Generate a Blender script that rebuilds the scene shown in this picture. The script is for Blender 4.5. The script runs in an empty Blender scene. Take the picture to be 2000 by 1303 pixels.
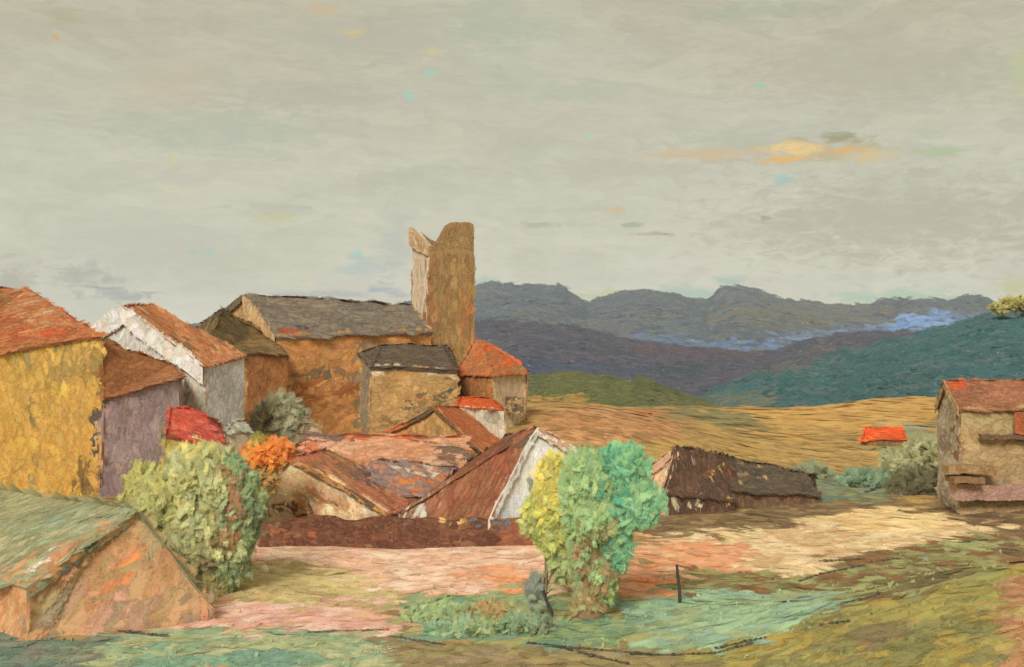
import bpy, math, random
import numpy as np
random.seed(7)
rng = np.random.default_rng(11)

# ------------------------------------------------------------------ camera, sky, sun, exposure
FL = 2414.0            # focal length in photograph pixels (2000 wide)
EYE = 20.0             # eye height over the valley floor, metres
HOR = 600.0            # eye level in the photograph
scene = bpy.context.scene
cam_data = bpy.data.cameras.new("camera")
cam = bpy.data.objects.new("camera", cam_data)
scene.collection.objects.link(cam)
cam.location = (0, 0, EYE)
cam.rotation_euler = (math.radians(90), 0, 0)
cam_data.sensor_width = 36.0
cam_data.lens = 36.0 * FL / 2000.0
cam_data.shift_y = -(651.5 - HOR) / 2000.0
cam_data.clip_start = 0.5
cam_data.clip_end = 30000.0
scene.camera = cam
scene.view_settings.view_transform = 'Standard'
scene.view_settings.look = 'None'
scene.view_settings.exposure = 0.0
scene.view_settings.gamma = 1.0
scene.cycles.transparent_max_bounces = 24

SUN_EL, SUN_AZ = 38.0, -163.0      # azimuth from +Y (view direction) clockwise: behind the left shoulder
sd = bpy.data.lights.new("sun", 'SUN')
sd.energy = 3.3
sd.angle = math.radians(18)
sd.color = (1.0, 0.975, 0.945)
sun = bpy.data.objects.new("sun", sd)
scene.collection.objects.link(sun)
from mathutils import Vector
_a = math.radians(SUN_AZ); _e = math.radians(SUN_EL)
to_sun = Vector((math.sin(_a) * math.cos(_e), math.cos(_a) * math.cos(_e), math.sin(_e)))
sun.rotation_euler = to_sun.to_track_quat('Z', 'Y').to_euler()
sun.location = to_sun * 200


def lin(c):
    out = []
    for v in c:
        v = v / 255.0
        out.append(v / 12.92 if v <= 0.04045 else ((v + 0.055) / 1.055) ** 2.4)
    return tuple(out)


class NT:
    """tiny helper to write node trees"""
    def __init__(self, tree):
        self.t = tree
        self.n = tree.nodes
        self.l = tree.links

    def put(self, sock, v):
        if v is None:
            return
        if isinstance(v, bpy.types.NodeSocket):
            self.l.new(v, sock)
        else:
            sock.default_value = v

    def math(self, op, a, b=None, c=None, clamp=False):
        n = self.n.new('ShaderNodeMath'); n.operation = op; n.use_clamp = clamp
        self.put(n.inputs[0], a); self.put(n.inputs[1], b); self.put(n.inputs[2], c)
        return n.outputs[0]

    def vmath(self, op, a, b=None):
        n = self.n.new('ShaderNodeVectorMath'); n.operation = op
        self.put(n.inputs[0], a)
        if b is not None:
            self.put(n.inputs[1], b)
        return n.outputs[0]

    def xyz(self, x, y, z):
        n = self.n.new('ShaderNodeCombineXYZ')
        self.put(n.inputs[0], x); self.put(n.inputs[1], y); self.put(n.inputs[2], z)
        return n.outputs[0]

    def sep(self, v):
        n = self.n.new('ShaderNodeSeparateXYZ'); self.l.new(v, n.inputs[0])
        return n.outputs

    def noise(self, vec, scale, detail=3, rough=0.55, dist=0.0):
        n = self.n.new('ShaderNodeTexNoise')
        self.put(n.inputs['Vector'], vec)
        n.inputs['Scale'].default_value = scale
        n.inputs['Detail'].default_value = detail
        n.inputs['Roughness'].default_value = rough
        n.inputs['Distortion'].default_value = dist
        return n.outputs['Fac'], n.outputs['Color']

    def ramp(self, fac, stops, interp='LINEAR'):
        n = self.n.new('ShaderNodeValToRGB'); n.color_ramp.interpolation = interp
        self.put(n.inputs[0], fac)
        e = n.color_ramp.elements
        while len(e) < len(stops):
            e.new(0.5)
        for k, (p, c) in enumerate(stops):
            e[k].position = p
            e[k].color = (c[0], c[1], c[2], 1) if not isinstance(c, (int, float)) else (c, c, c, 1)
        return n.outputs[0]

    def mix(self, fac, a, b, mode='MIX'):
        n = self.n.new('ShaderNodeMix'); n.data_type = 'RGBA'; n.blend_type = mode
        self.put(n.inputs[0], fac)
        ca, cb = n.inputs[6], n.inputs[7]
        for s, v in ((ca, a), (cb, b)):
            if isinstance(v, tuple):
                s.default_value = (v[0], v[1], v[2], 1)
            else:
                self.l.new(v, s)
        return n.outputs[2]


world = bpy.data.worlds.new("World")
scene.world = world
world.use_nodes = True
wt = world.node_tree
wt.nodes.clear()
W = NT(wt)
tc = wt.nodes.new('ShaderNodeTexCoord').outputs['Generated']
sx, sy_, sz = W.sep(tc)
az = W.math('ARCTAN2', sx, sy_)
el = W.math('ARCSINE', sz)
sky = wt.nodes.new('ShaderNodeTexSky')
sky.sky_type = 'NISHITA'
sky.sun_disc = False
sky.sun_elevation = math.radians(SUN_EL)
sky.sun_rotation = math.radians(SUN_AZ)
sky.air_density = 1.0
sky.dust_density = 3.0
clear = W.vmath('MULTIPLY', sky.outputs[0], (0.07, 0.07, 0.07))
# layered stroke-like cloud sheet
flat = W.xyz(az, W.math('MULTIPLY', el, 2.6), 0.0)
_, wob = W.noise(flat, 9.0, 4, 0.6)
wobv = W.vmath('SUBTRACT', wob, (0.5, 0.5, 0.5))
warp = W.vmath('ADD', flat, W.vmath('MULTIPLY', wobv, (0.16, 0.12, 0)))
n_big, _ = W.noise(warp, 3.0, 3, 0.55)
n_mid, _ = W.noise(W.vmath('ADD', warp, (5.3, 1.7, 0)), 9.0, 4, 0.6)
n_tint, _ = W.noise(W.vmath('ADD', warp, (1.3, 8.7, 0)), 5.0, 4, 0.6)
base = W.ramp(el, [(0.0, lin((224, 223, 206))), (0.05, lin((214, 212, 192))), (0.13, lin((202, 199, 177))), (0.25, lin((194, 186, 160)))])
base = W.mix(W.ramp(n_big, [(0.40, 0.0), (0.68, 0.5)]), base, lin((210, 208, 189)))
base = W.mix(W.ramp(n_tint, [(0.48, 0.0), (0.74, 0.55)]), base, lin((188, 193, 172)))
base = W.mix(W.ramp(n_mid, [(0.5, 0.0), (0.75, 0.32)]), base, lin((188, 184, 164)))


def stroke_tone(b, freq, ang, off, amt):
    """per-stroke tone: stretched Voronoi cells turned by an angle"""
    ca, sa = math.cos(ang), math.sin(ang)
    x = W.math('ADD', W.math('MULTIPLY', az, ca), W.math('MULTIPLY', el, sa))
    y = W.math('SUBTRACT', W.math('MULTIPLY', el, ca), W.math('MULTIPLY', az, sa))
    v = W.xyz(W.math('MULTIPLY', x, freq), W.math('MULTIPLY', y, freq * 4.2), off)
    v = W.vmath('ADD', v, W.vmath('MULTIPLY', wobv, (3.2, 4.2, 0)))
    vo = wt.nodes.new('ShaderNodeTexVoronoi'); vo.inputs['Scale'].default_value = 1.0
    wt.links.new(v, vo.inputs['Vector'])
    cx_ = W.math('SUBTRACT', W.sep(vo.outputs['Color'])[0], 0.5); cy_ = W.math('SUBTRACT', W.sep(vo.outputs['Color'])[1], 0.5)
    c = W.xyz(W.math('MULTIPLY', cx_, amt), W.math('MULTIPLY', W.math('ADD', cx_, W.math('MULTIPLY', cy_, 0.25)), amt), W.math('MULTIPLY', cx_, amt * 0.8))
    fine, _ = W.noise(v, 3.2, 3, 0.7)
    f = W.math('MULTIPLY', W.math('SUBTRACT', fine, 0.5), amt * 1.2)
    return W.vmath('ADD', b, W.vmath('ADD', c, W.xyz(f, f, f)))


base = stroke_tone(base, 16, 0.10, 0.0, 0.042)
base = stroke_tone(base, 38, -0.16, 7.0, 0.034)
hair, _ = W.noise(W.xyz(W.math('MULTIPLY', az, 60.0), W.math('MULTIPLY', el, 420.0), 0.0), 1.0, 3, 0.7, 1.0)
hr = W.math('MULTIPLY', W.math('SUBTRACT', hair, 0.5), 0.09)
base = W.vmath('ADD', base, W.xyz(hr, hr, hr))


_nn, _ = W.noise(W.xyz(W.math('MULTIPLY', az, 55.0), W.math('MULTIPLY', el, 160.0), 3.1), 1.0, 5, 0.7, 0.6)
dab_noise = W.math('MULTIPLY', W.math("SUBTRACT", _nn, 0.5), 3.4)


def sky_dab(b, px, py, rx, ry, col, strength=1.0, rough=1.0):
    a0 = math.atan((px - 1000) / FL)
    e0 = math.atan((HOR - py) / FL * math.cos(a0))
    dx = W.math('MULTIPLY', W.math('SUBTRACT', az, a0), FL / rx)
    dy = W.math('MULTIPLY', W.math('SUBTRACT', el, e0), FL / ry)
    d = W.math('SQRT', W.math('ADD', W.math('MULTIPLY', dx, dx), W.math('MULTIPLY', dy, dy)))
    d = W.math('ADD', d, dab_noise)
    m = W.math('MULTIPLY', W.ramp(d, [(0.3, 1.0), (1.0, 0.0)]), strength * (0.75 if rx < 22 else 1.0))
    return W.mix(m, b, lin(col))


for args in [
    (700, 70, 420, 60, (184, 182, 162), 0.45), (430, 250, 240, 60, (180, 186, 168), 0.5),
    (600, 190, 260, 40, (184, 180, 162), 0.45), (330, 170, 130, 60, (205, 190, 160), 0.45),
    (1700, 130, 330, 90, (186, 180, 158), 0.6), (1750, 430, 380, 110, (188, 181, 163), 0.75), (1250, 330, 300, 30, (193, 186, 168), 0.5),
    (1480, 280, 260, 40, (180, 184, 165), 0.45), (300, 480, 250, 80, (200, 200, 186), 0.5),
    (1340, 300, 110, 14, (215, 190, 150), 0.7), (1600, 296, 170, 26, (196, 182, 140), 0.8),
    (1550, 292, 74, 17, (242, 208, 142), 1.0), (1400, 300, 120, 14, (212, 190, 152), 0.7), (1525, 312, 42, 7, (238, 185, 105), 1.0),
    (1640, 268, 75, 12, (160, 155, 118), 0.8), (1650, 295, 45, 9, (235, 180, 105), 0.9),
    (1700, 305, 55, 14, (220, 200, 145), 0.8), (1840, 295, 45, 14, (180, 196, 155), 0.8),
    (1148, 268, 17, 8, (140, 215, 200), 1.0), (1485, 168, 14, 8, (150, 210, 188), 0.9),
    (1530, 350, 28, 16, (172, 200, 190), 0.8), (845, 100, 20, 9, (222, 204, 130), 1.0),
    (838, 145, 18, 8, (165, 212, 196), 0.8), (800, 185, 12, 12, (165, 210, 196), 0.8),
    (698, 496, 13, 10, (150, 212, 204), 1.0), (715, 520, 60, 26, (188, 202, 194), 0.8),
    (410, 494, 12, 12, (160, 205, 190), 0.8), (376, 495, 11, 7, (160, 205, 190), 0.8),
    (335, 315, 7, 18, (215, 205, 130), 0.8), (345, 373, 16, 5, (238, 205, 130), 0.9),
    (108, 72, 7, 6, (220, 170, 100), 0.9), (540, 425, 50, 12, (205, 202, 150), 0.7),
    (595, 553, 7, 5, (240, 210, 130), 1.0), (690, 62, 30, 11, (215, 195, 140), 0.7),
    (1205, 410, 18, 12, (220, 180, 120), 0.7), (1235, 440, 26, 7, (170, 180, 160), 0.8),
    (1270, 457, 60, 5, (160, 150, 132), 0.5), (1310, 458, 16, 6, (130, 120, 105), 0.6),
    (1495, 427, 13, 7, (160, 150, 110), 0.8), (1060, 440, 60, 8, (170, 172, 150), 0.6),
    (1170, 577, 70, 16, (200, 208, 160), 0.9), (1340, 575, 70, 22, (180, 205, 188), 0.9),
    (1425, 548, 40, 14, (176, 205, 188), 0.9), (1760, 582, 160, 20, (182, 210, 182), 0.9),
    (1985, 560, 40, 22, (205, 205, 150), 0.8), (1990, 130, 22, 60, (195, 200, 150), 0.6),
    (160, 540, 70, 30, (165, 170, 165), 0.6), (235, 575, 60, 16, (150, 160, 165), 0.6),
    (640, 575, 150, 9, (170, 180, 185), 0.6), (750, 565, 50, 12, (150, 165, 185), 0.6),
    (770, 470, 40, 70, (186, 194, 184), 0.6), (950, 550, 30, 12, (180, 205, 180), 0.8),
    (640, 20, 60, 14, (208, 186, 148), 0.6), (960, 40, 90, 60, (182, 190, 166), 0.6),
    (1500, 20, 200, 22, (170, 180, 158), 0.5), (120, 30, 40, 22, (178, 180, 140), 0.6),
    (30, 560, 40, 60, (160, 158, 140), 0.5), (1100, 180, 160, 26, (184, 192, 170), 0.6),
]:
    base = sky_dab(base, *args)
mixed = W.mix(0.93, clear, base)
bgn = wt.nodes.new('ShaderNodeBackground')
wt.links.new(mixed, bgn.inputs['Color'])
bgn.inputs['Strength'].default_value = 1.0
wo = wt.nodes.new('ShaderNodeOutputWorld')
wt.links.new(bgn.outputs[0], wo.inputs['Surface'])

# ------------------------------------------------------------------ helpers


def P(px, py, Y):
    return np.array([(px - 1000) / FL * Y, Y, EYE - (py - HOR) / FL * Y])


def proj(p):
    p = np.atleast_2d(p)
    return 1000 + p[:, 0] / p[:, 1] * FL, HOR - (p[:, 2] - EYE) / p[:, 1] * FL


def zat(py, Y):
    return EYE - (py - HOR) / FL * Y


def pal(*cols):
    return np.array([lin(c) for c in cols])


# smooth value noise on arrays (for colour clumps, ragged edges and relief)
_perm = rng.permutation(4096)


def _h(ix, iy, seed):
    return _perm[(ix * 73 + iy * 911 + seed * 131 + _perm[(ix + seed * 17) & 4095]) & 4095] / 4095.0


def vnoise(x, y, seed=0):
    x = np.asarray(x, float); y = np.asarray(y, float)
    ix = np.floor(x).astype(int); iy = np.floor(y).astype(int)
    fx = x - ix; fy = y - iy
    fx = fx * fx * (3 - 2 * fx); fy = fy * fy * (3 - 2 * fy)
    a = _h(ix, iy, seed); b = _h(ix + 1, iy, seed); c = _h(ix, iy + 1, seed); d = _h(ix + 1, iy + 1, seed)
    return (a * (1 - fx) + b * fx) * (1 - fy) + (c * (1 - fx) + d * fx) * fy


def fbm(x, y, seed=0, o=3):
    s = 0; amp = 0.5; t = 0
    for k in range(o):
        s = s + vnoise(x * 2 ** k, y * 2 ** k, seed + k) * amp; t += amp; amp *= 0.5
    return s / t


class MB:
    """collects triangles / quads with a colour per vertex and a stroke UV"""
    def __init__(self):
        self.v = []; self.q = []; self.t = []; self.c = []; self.uv = []; self.e = []; self.n = 0

    def add(self, v, quads=None, tris=None, col=(0.5, 0.5, 0.5), uv=None, e=None):
        v = np.asarray(v, float).reshape(-1, 3)
        n = len(v)
        c = np.asarray(col, float)
        if c.ndim == 1:
            c = np.tile(c, (n, 1))
        if uv is None:
            uv = np.stack([v[:, 0] * 0.6 + v[:, 1] * 0.6, v[:, 2] * 0.6 + v[:, 1] * 0.3], 1)
        self.v.append(v); self.c.append(c); self.uv.append(uv); self.e.append(np.zeros((n, 2)) if e is None else e)
        if quads is not None and len(quads):
            self.q.append(np.asarray(quads, int) + self.n)
        if tris is not None and len(tris):
            self.t.append(np.asarray(tris, int) + self.n)
        self.n += n

    def face(self, pts, col):
        """one flat n-gon as a fan of small triangles"""
        pts = np.asarray(pts, float)
        for k in range(1, len(pts) - 1):
            a, b, c = pts[0], pts[k], pts[k + 1]
            e = max(np.linalg.norm(b - a), np.linalg.norm(c - b), np.linalg.norm(a - c))
            n = int(min(70, max(1, math.ceil(e / 0.7))))
            v = []; idx = {}
            for i in range(n + 1):
                for j in range(n + 1 - i):
                    idx[(i, j)] = len(v); v.append(a + (b - a) * (i / n) + (c - a) * (j / n))
            t = []
            for i in range(n):
                for j in range(n - i):
                    t.append((idx[(i, j)], idx[(i + 1, j)], idx[(i, j + 1)]))
                    if i + j < n - 1:
                        t.append((idx[(i + 1, j)], idx[(i + 1, j + 1)], idx[(i, j + 1)]))
            self.add(v, tris=t, col=col)

    def build(self, name, mat, parent=None):
        v = np.concatenate(self.v); c = np.concatenate(self.c); uv = np.concatenate(self.uv); ee = np.concatenate(self.e)
        q = np.concatenate(self.q) if self.q else np.zeros((0, 4), int)
        t = np.concatenate(self.t) if self.t else np.zeros((0, 3), int)
        if mat.name in ('limewash_and_tile', 'old_plaster'):
            # hand-built masonry: no straight line stays quite straight
            A = 0.30 if mat.name == 'old_plaster' else 0.24
            d = np.stack([fbm((v[:, 0] + v[:, 1] * 0.5) / 3.2 + s * 9, v[:, 2] / 3.2 + v[:, 1] * 0.11, 90 + s, 2) - 0.5 for s in range(3)], 1)
            w = np.clip((v[:, 2] + 0.2) / 1.5, 0, 1)[:, None]
            v = v + d * np.array([2.2, 0.8, 2.2]) * A * (0.3 + 0.7 * w)
        org = np.zeros(3)
        if parent is not None:
            org = np.array(parent.location)
        me = bpy.data.meshes.new(name)
        me.vertices.add(len(v)); me.vertices.foreach_set('co', (v - org).astype(np.float32).ravel())
        loops = np.concatenate([q.ravel(), t.ravel()])
        me.loops.add(len(loops)); me.loops.foreach_set('vertex_index', loops.astype(np.int32))
        starts = np.concatenate([np.arange(len(q)) * 4, len(q) * 4 + np.arange(len(t)) * 3])
        me.polygons.add(len(starts)); me.polygons.foreach_set('loop_start', starts.astype(np.int32))
        try:
            tot = np.concatenate([np.full(len(q), 4), np.full(len(t), 3)])
            me.polygons.foreach_set('loop_total', tot.astype(np.int32))
        except Exception:
            pass
        ul = me.uv_layers.new(name='stroke')
        ul.data.foreach_set('uv', uv[loops].astype(np.float32).ravel())
        ul2 = me.uv_layers.new(name='rim')
        ul2.data.foreach_set('uv', ee[loops].astype(np.float32).ravel())
        at = me.color_attributes.new(name='paint', type='FLOAT_COLOR', domain='POINT')
        cc = np.concatenate([np.clip(c, 0.004, 0.9), np.ones((len(c), 1))], 1)
        at.data.foreach_set('color', cc.astype(np.float32).ravel())
        me.update(calc_edges=True)
        me.validate()
        me.materials.append(mat)
        o = bpy.data.objects.new(name, me)
        scene.collection.objects.link(o)
        if parent is not None:
            o.parent = parent
        return o


def strokes(mb, C, T, N, L, Wd, col, nseg=4, jag=0.3, bend=0.12):
    """ragged bristle-brush ribbons lying on a surface"""
    m = len(C)
    if m == 0:
        return
    T = T / np.linalg.norm(T, axis=1, keepdims=True)
    B = np.cross(N, T); B /= np.maximum(np.linalg.norm(B, axis=1, keepdims=True), 1e-9)
    s = np.linspace(-0.5, 0.5, nseg + 1)
    prof = np.sqrt(np.clip(1 - np.abs(2 * s) ** 3.0, 0.2, 1))
    hw = 0.5 * Wd[:, None] * prof[None, :]
    up = hw * (1 + jag * rng.uniform(-1, 1, (m, nseg + 1)))
    dn = hw * (1 + jag * rng.uniform(-1, 1, (m, nseg + 1)))
    bd = (rng.uniform(-1, 1, m) * bend * L)[:, None] * (s[None, :] ** 2 * 4 - 0.33)
    su = (s[None, :] + rng.uniform(-0.4, 0.4, (m, nseg + 1)) / nseg * 0.8) * L[:, None]
    sd_ = (s[None, :] + rng.uniform(-0.4, 0.4, (m, nseg + 1)) / nseg * 0.8) * L[:, None]
    vu = C[:, None, :] + T[:, None, :] * su[..., None] + B[:, None, :] * (bd + up)[..., None]
    vd = C[:, None, :] + T[:, None, :] * sd_[..., None] + B[:, None, :] * (bd - dn)[..., None]
    v = np.stack([vd, vu], 2).reshape(-1, 3)
    ru = rng.uniform(0, 200, m)[:, None]; rv = np.floor(rng.uniform(0, 200, m))[:, None] * 3
    uu = s[None, :] * (L / np.maximum(Wd, 1e-6))[:, None] + ru
    uvd = np.stack([uu, rv + 0 * uu], 2); uvu = np.stack([uu, rv + 1 + 0 * uu], 2)
    uv = np.stack([uvd, uvu], 2).reshape(-1, 2)
    se = 2 * s[None, :] + 0 * uu
    ev = np.stack([np.stack([se, -1 + 0 * se], 2), np.stack([se, 1 + 0 * se], 2)], 2).reshape(-1, 2)
    k = np.arange(nseg)
    q = np.stack([2 * k, 2 * k + 2, 2 * k + 3, 2 * k + 1], 1)
    q = (q[None] + (np.arange(m) * 2 * (nseg + 1))[:, None, None]).reshape(-1, 4)
    cv = np.repeat(col, 2 * (nseg + 1), axis=0)
    cv = cv * (1 + 0.05 * rng.uniform(-1, 1, (len(cv), 1)))
    mb.add(v, quads=q, col=cv, uv=uv, e=ev)


def in_poly(x, y, poly):
    c = np.zeros(len(x), bool)
    n = len(poly)
    for i in range(n):
        x1, y1 = poly[i]; x2, y2 = poly[(i + 1) % n]
        if y1 == y2:
            continue
        cond = ((y1 > y) != (y2 > y)) & (x < (x2 - x1) * (y - y1) / (y2 - y1) + x1)
        c ^= cond
    return c


def pick(palette, m, clump=None):
    k = len(palette)
    if clump is None:
        idx = rng.integers(0, k, m)
    else:
        idx = np.clip(((clump - 0.2) / 0.6 * k + rng.normal(0, 0.75, m)).astype(int), 0, k - 1)
    c = palette[idx]
    return c * (1 + rng.normal(0, 0.05, (m, 1))) * (1 + rng.normal(0, 0.018, (m, 3)))


def coat(mb, poly, palette, L=1.4, Wd=0.35, ang=0.0, spread=0.3, cover=3.0, lift=0.022, edge=0.24, zones=(), k=1.0, seed=0):
    """flat polygon with its coat of strokes; zones = [(px0,py0,px1,py1,palette,prob)] picked where the stroke stands"""
    poly = np.asarray(poly, float)
    n = len(poly)
    nr = np.zeros(3)
    for i in range(n):
        nr += np.cross(poly[i], poly[(i + 1) % n])
    if np.linalg.norm(nr) < 1e-6:
        return
    nr /= np.linalg.norm(nr)
    mb.face(poly, palette.mean(0) * k)
    tri = [(poly[0], poly[i], poly[i + 1]) for i in range(1, n - 1)]
    ar = np.array([0.5 * np.linalg.norm(np.cross(b - a, c - a)) for a, b, c in tri])
    m = int(ar.sum() * cover / (L * Wd) * 0.75) + 8
    m = min(m, 9000)
    ti = rng.choice(len(tri), m, p=ar / ar.sum())
    r1 = np.sqrt(rng.random(m))[:, None]; r2 = rng.random(m)[:, None]
    A = np.array([t[0] for t in tri])[ti]; Bq = np.array([t[1] for t in tri])[ti]; Cq = np.array([t[2] for t in tri])[ti]
    pos = A * (1 - r1) + Bq * r1 * (1 - r2) + Cq * r1 * r2
    ex = np.cross([0, 0, 1.0], nr)
    ex = ex / np.linalg.norm(ex) if np.linalg.norm(ex) > 1e-3 else np.array([1.0, 0, 0])
    ey = np.cross(nr, ex)
    a = math.radians(ang) + rng.normal(0, spread, m)
    T = np.cos(a)[:, None] * ex + np.sin(a)[:, None] * ey
    Ls = 1.7 * L * rng.uniform(0.4, 1.35, m); Ws = 2.0 * Wd * rng.uniform(0.5, 1.5, m)
    keep = np.ones(m, bool)
    for it in range(4):
        bad = np.zeros(m, bool)
        for sgn in (-0.5, 0.5):
            e = pos + T * (sgn * Ls)[:, None]
            for i in range(n):
                p0 = poly[i]; p1 = poly[(i + 1) % n]
                if np.linalg.norm(p1 - p0) < 1e-6:
                    continue
                inn = np.cross(nr, p1 - p0); inn /= np.linalg.norm(inn)
                d = (e - p0) @ inn
                bad |= d < (Ws * 0.5 - edge * 2.5 - 0.0 * d) * 0.6 - edge
        if it < 3:
            Ls[bad] *= 0.55; Ws[bad] *= 0.72
        else:
            keep = ~bad
    pos, T, Ls, Ws = pos[keep], T[keep], Ls[keep], Ws[keep]
    m = len(pos)
    px, py = proj(pos)
    cl = fbm(px / 45.0 + seed, py / 45.0, 5 + seed)
    col = pick(palette, m, cl)
    for z in zones:
        x0, y0, x1, y1, zp, pr = z
        jx = px + rng.normal(0, 5, m); jy = py + rng.normal(0, 5, m)
        s = (jx > x0) & (jx < x1) & (jy > y0) & (jy < y1) & (rng.random(m) < pr)
        if s.any():
            col[s] = pick(zp, int(s.sum()))
    big = 1 + 0.24 * (fbm(pos[:, 0] / 3.0 + seed, pos[:, 2] / 2.2 + pos[:, 1] / 3.0, 15, 2) - 0.5)
    col = col * big[:, None]
    lf = (0.3 + 0.7 * np.arange(m) / max(m, 1)) * lift
    N = np.tile(nr, (m, 1))
    tilt = rng.normal(0, 0.02, (m, 3))
    strokes(mb, pos + nr * lf[:, None], T, N + tilt, Ls, Ws, col * k)


def slab(mb, top, thick, col):
    """closed plate under a coated roof polygon"""
    top = np.asarray(top, float)
    n = len(top)
    bot = top - np.array([0, 0, thick])
    for i in range(n):
        j = (i + 1) % n
        mb.face([top[i], bot[i], bot[j], top[j]], col)
    mb.face([bot[0]] + [bot[k] for k in range(n - 1, 0, -1)], col)


def paint_mat(name, s=1.0, rough=0.75, bump=0.2, fleck=0.24, fleck_col=(0.045, 0.04, 0.036), bristle=0.24, soft=0.68):
    """colour comes from the thing's own paint; bristle streaks, mottling, flecks and relief on top. s = metres per unit"""
    m = bpy.data.materials.new(name); m.use_nodes = True
    t = m.node_tree; t.nodes.clear(); K = NT(t)
    out = t.nodes.new('ShaderNodeOutputMaterial'); bs = t.nodes.new('ShaderNodeBsdfPrincipled')
    t.links.new(bs.outputs[0], out.inputs['Surface'])
    at = t.nodes.new('ShaderNodeAttribute'); at.attribute_name = 'paint'
    tcn = t.nodes.new('ShaderNodeTexCoord')
    geo = t.nodes.new('ShaderNodeNewGeometry').outputs['Position']
    ux, uy, _ = K.sep(tcn.outputs['UV'])
    bv = K.xyz(K.math('MULTIPLY', ux, 0.9), K.math('MULTIPLY', uy, 7.0), 0.0)
    br, _ = K.noise(bv, 1.0, 3, 0.65, 0.4)
    brc = K.math('SUBTRACT', br, 0.5)
    mo, moc = K.noise(geo, 0.9 / s, 4, 0.6)
    fine, _ = K.noise(geo, 5.0 / s, 3, 0.65)
    val = K.math('ADD', 1.0, K.math('ADD', K.math('MULTIPLY', brc, bristle * 2.2),
                 K.math('ADD', K.math('MULTIPLY', K.math('SUBTRACT', mo, 0.5), 0.22), K.math('MULTIPLY', K.math('SUBTRACT', fine, 0.5), 0.26))))
    tint = K.vmath('ADD', K.vmath('MULTIPLY', K.vmath('SUBTRACT', moc, (0.5, 0.5, 0.5)), (0.22, 0.16, 0.22)), (1, 1, 1))
    c = K.vmath('MULTIPLY', at.outputs['Color'], tint)
    c = K.vmath('MULTIPLY', c, K.xyz(val, val, val))
    # dark flecks gathered in loose clusters
    f1, _ = K.noise(geo, 7.5 / s, 2, 0.6)
    f2, _ = K.noise(geo, 0.55 / s, 3, 0.6)
    fk = K.math('MULTIPLY', K.ramp(f1, [(0.60, 0.0), (0.665, 1.0)]), K.ramp(f2, [(0.44, 0.0), (0.60, 1.0)]))
    c = K.mix(K.math('MULTIPLY', fk, fleck), c, fleck_col)
    f3, _ = K.noise(K.vmath('ADD', geo, (31.0 * s, 7.0 * s, 3.0 * s)), 5.5 / s, 2, 0.6)
    lk = K.math('MULTIPLY', K.ramp(f3, [(0.66, 0.0), (0.72, 1.0)]), 0.28)
    c = K.mix(lk, c, lin((225, 205, 165)))
    t.links.new(c, bs.inputs['Base Color'])
    bs.inputs['Roughness'].default_value = rough
    # the coat thins out and breaks up towards the rim of every stroke
    rim = t.nodes.new('ShaderNodeUVMap'); rim.uv_map = 'rim'
    ex, ey, _ = K.sep(rim.outputs[0])
    d = K.math('MAXIMUM', K.math('MULTIPLY', ex, ex), K.math('MULTIPLY', K.math('MULTIPLY', ey, ey), 0.95))
    grit = K.math('ADD', K.math('MULTIPLY', K.math('SUBTRACT', fine, 0.5), 1.9), K.math('MULTIPLY', brc, 1.7))
    al = K.ramp(K.math('ADD', d, K.math('MULTIPLY', grit, 1.0)), [(0.9 - soft * 1.05, 1.0), (0.9, 0.0)])
    isbase = K.math('LESS_THAN', d, 0.0000001)
    t.links.new(K.math('MAXIMUM', al, isbase), bs.inputs['Alpha'])
    bs.inputs['Specular IOR Level'].default_value = 0.25
    bp = t.nodes.new('ShaderNodeBump')
    bp.inputs['Strength'].default_value = bump
    bp.inputs['Distance'].default_value = 0.09 * s
    t.links.new(K.math('ADD', K.math('MULTIPLY', br, 0.7), K.math('MULTIPLY', fine, 0.7)), bp.inputs['Height'])
    t.links.new(bp.outputs[0], bs.inputs['Normal'])
    return m


M_near = paint_mat('limewash_and_tile', 1.0)
M_mid = paint_mat('old_plaster', 1.4)
M_ground = paint_mat('field_soil', 1.0, rough=0.9, fleck=0.34)
M_leaf = paint_mat('leaves', 1.0, rough=0.85, bump=0.15, soft=0.85, fleck=0.25, fleck_col=(0.04, 0.05, 0.04))
M_far1 = paint_mat('hill_turf', 3.0, rough=0.95, fleck=0.3)
M_far2 = paint_mat('hill_woods', 7.0, rough=0.95, fleck=0.22)
M_far3 = paint_mat('mountain_rock', 16.0, rough=0.95, fleck=0.15)
M_far4 = paint_mat('mountain_rock_far', 30.0, rough=0.95, fleck=0.12)
M_bark = paint_mat('bark', 0.6, rough=0.9)


def tag(o, label=None, cat=None, group=None, kind=None):
    if label: o['label'] = label
    if cat: o['category'] = cat
    if group: o['group'] = group
    if kind: o['kind'] = kind
    return o


def empty(name, loc, label, cat, group=None):
    o = bpy.data.objects.new(name, None)
    scene.collection.objects.link(o)
    o.location = loc
    o.empty_display_size = 0.5
    return tag(o, label, cat, group)


# ------------------------------------------------------------------ ground
def smooth(a, b, x):
    t = np.clip((x - a) / (b - a), 0, 1)
    return t * t * (3 - 2 * t)


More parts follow.
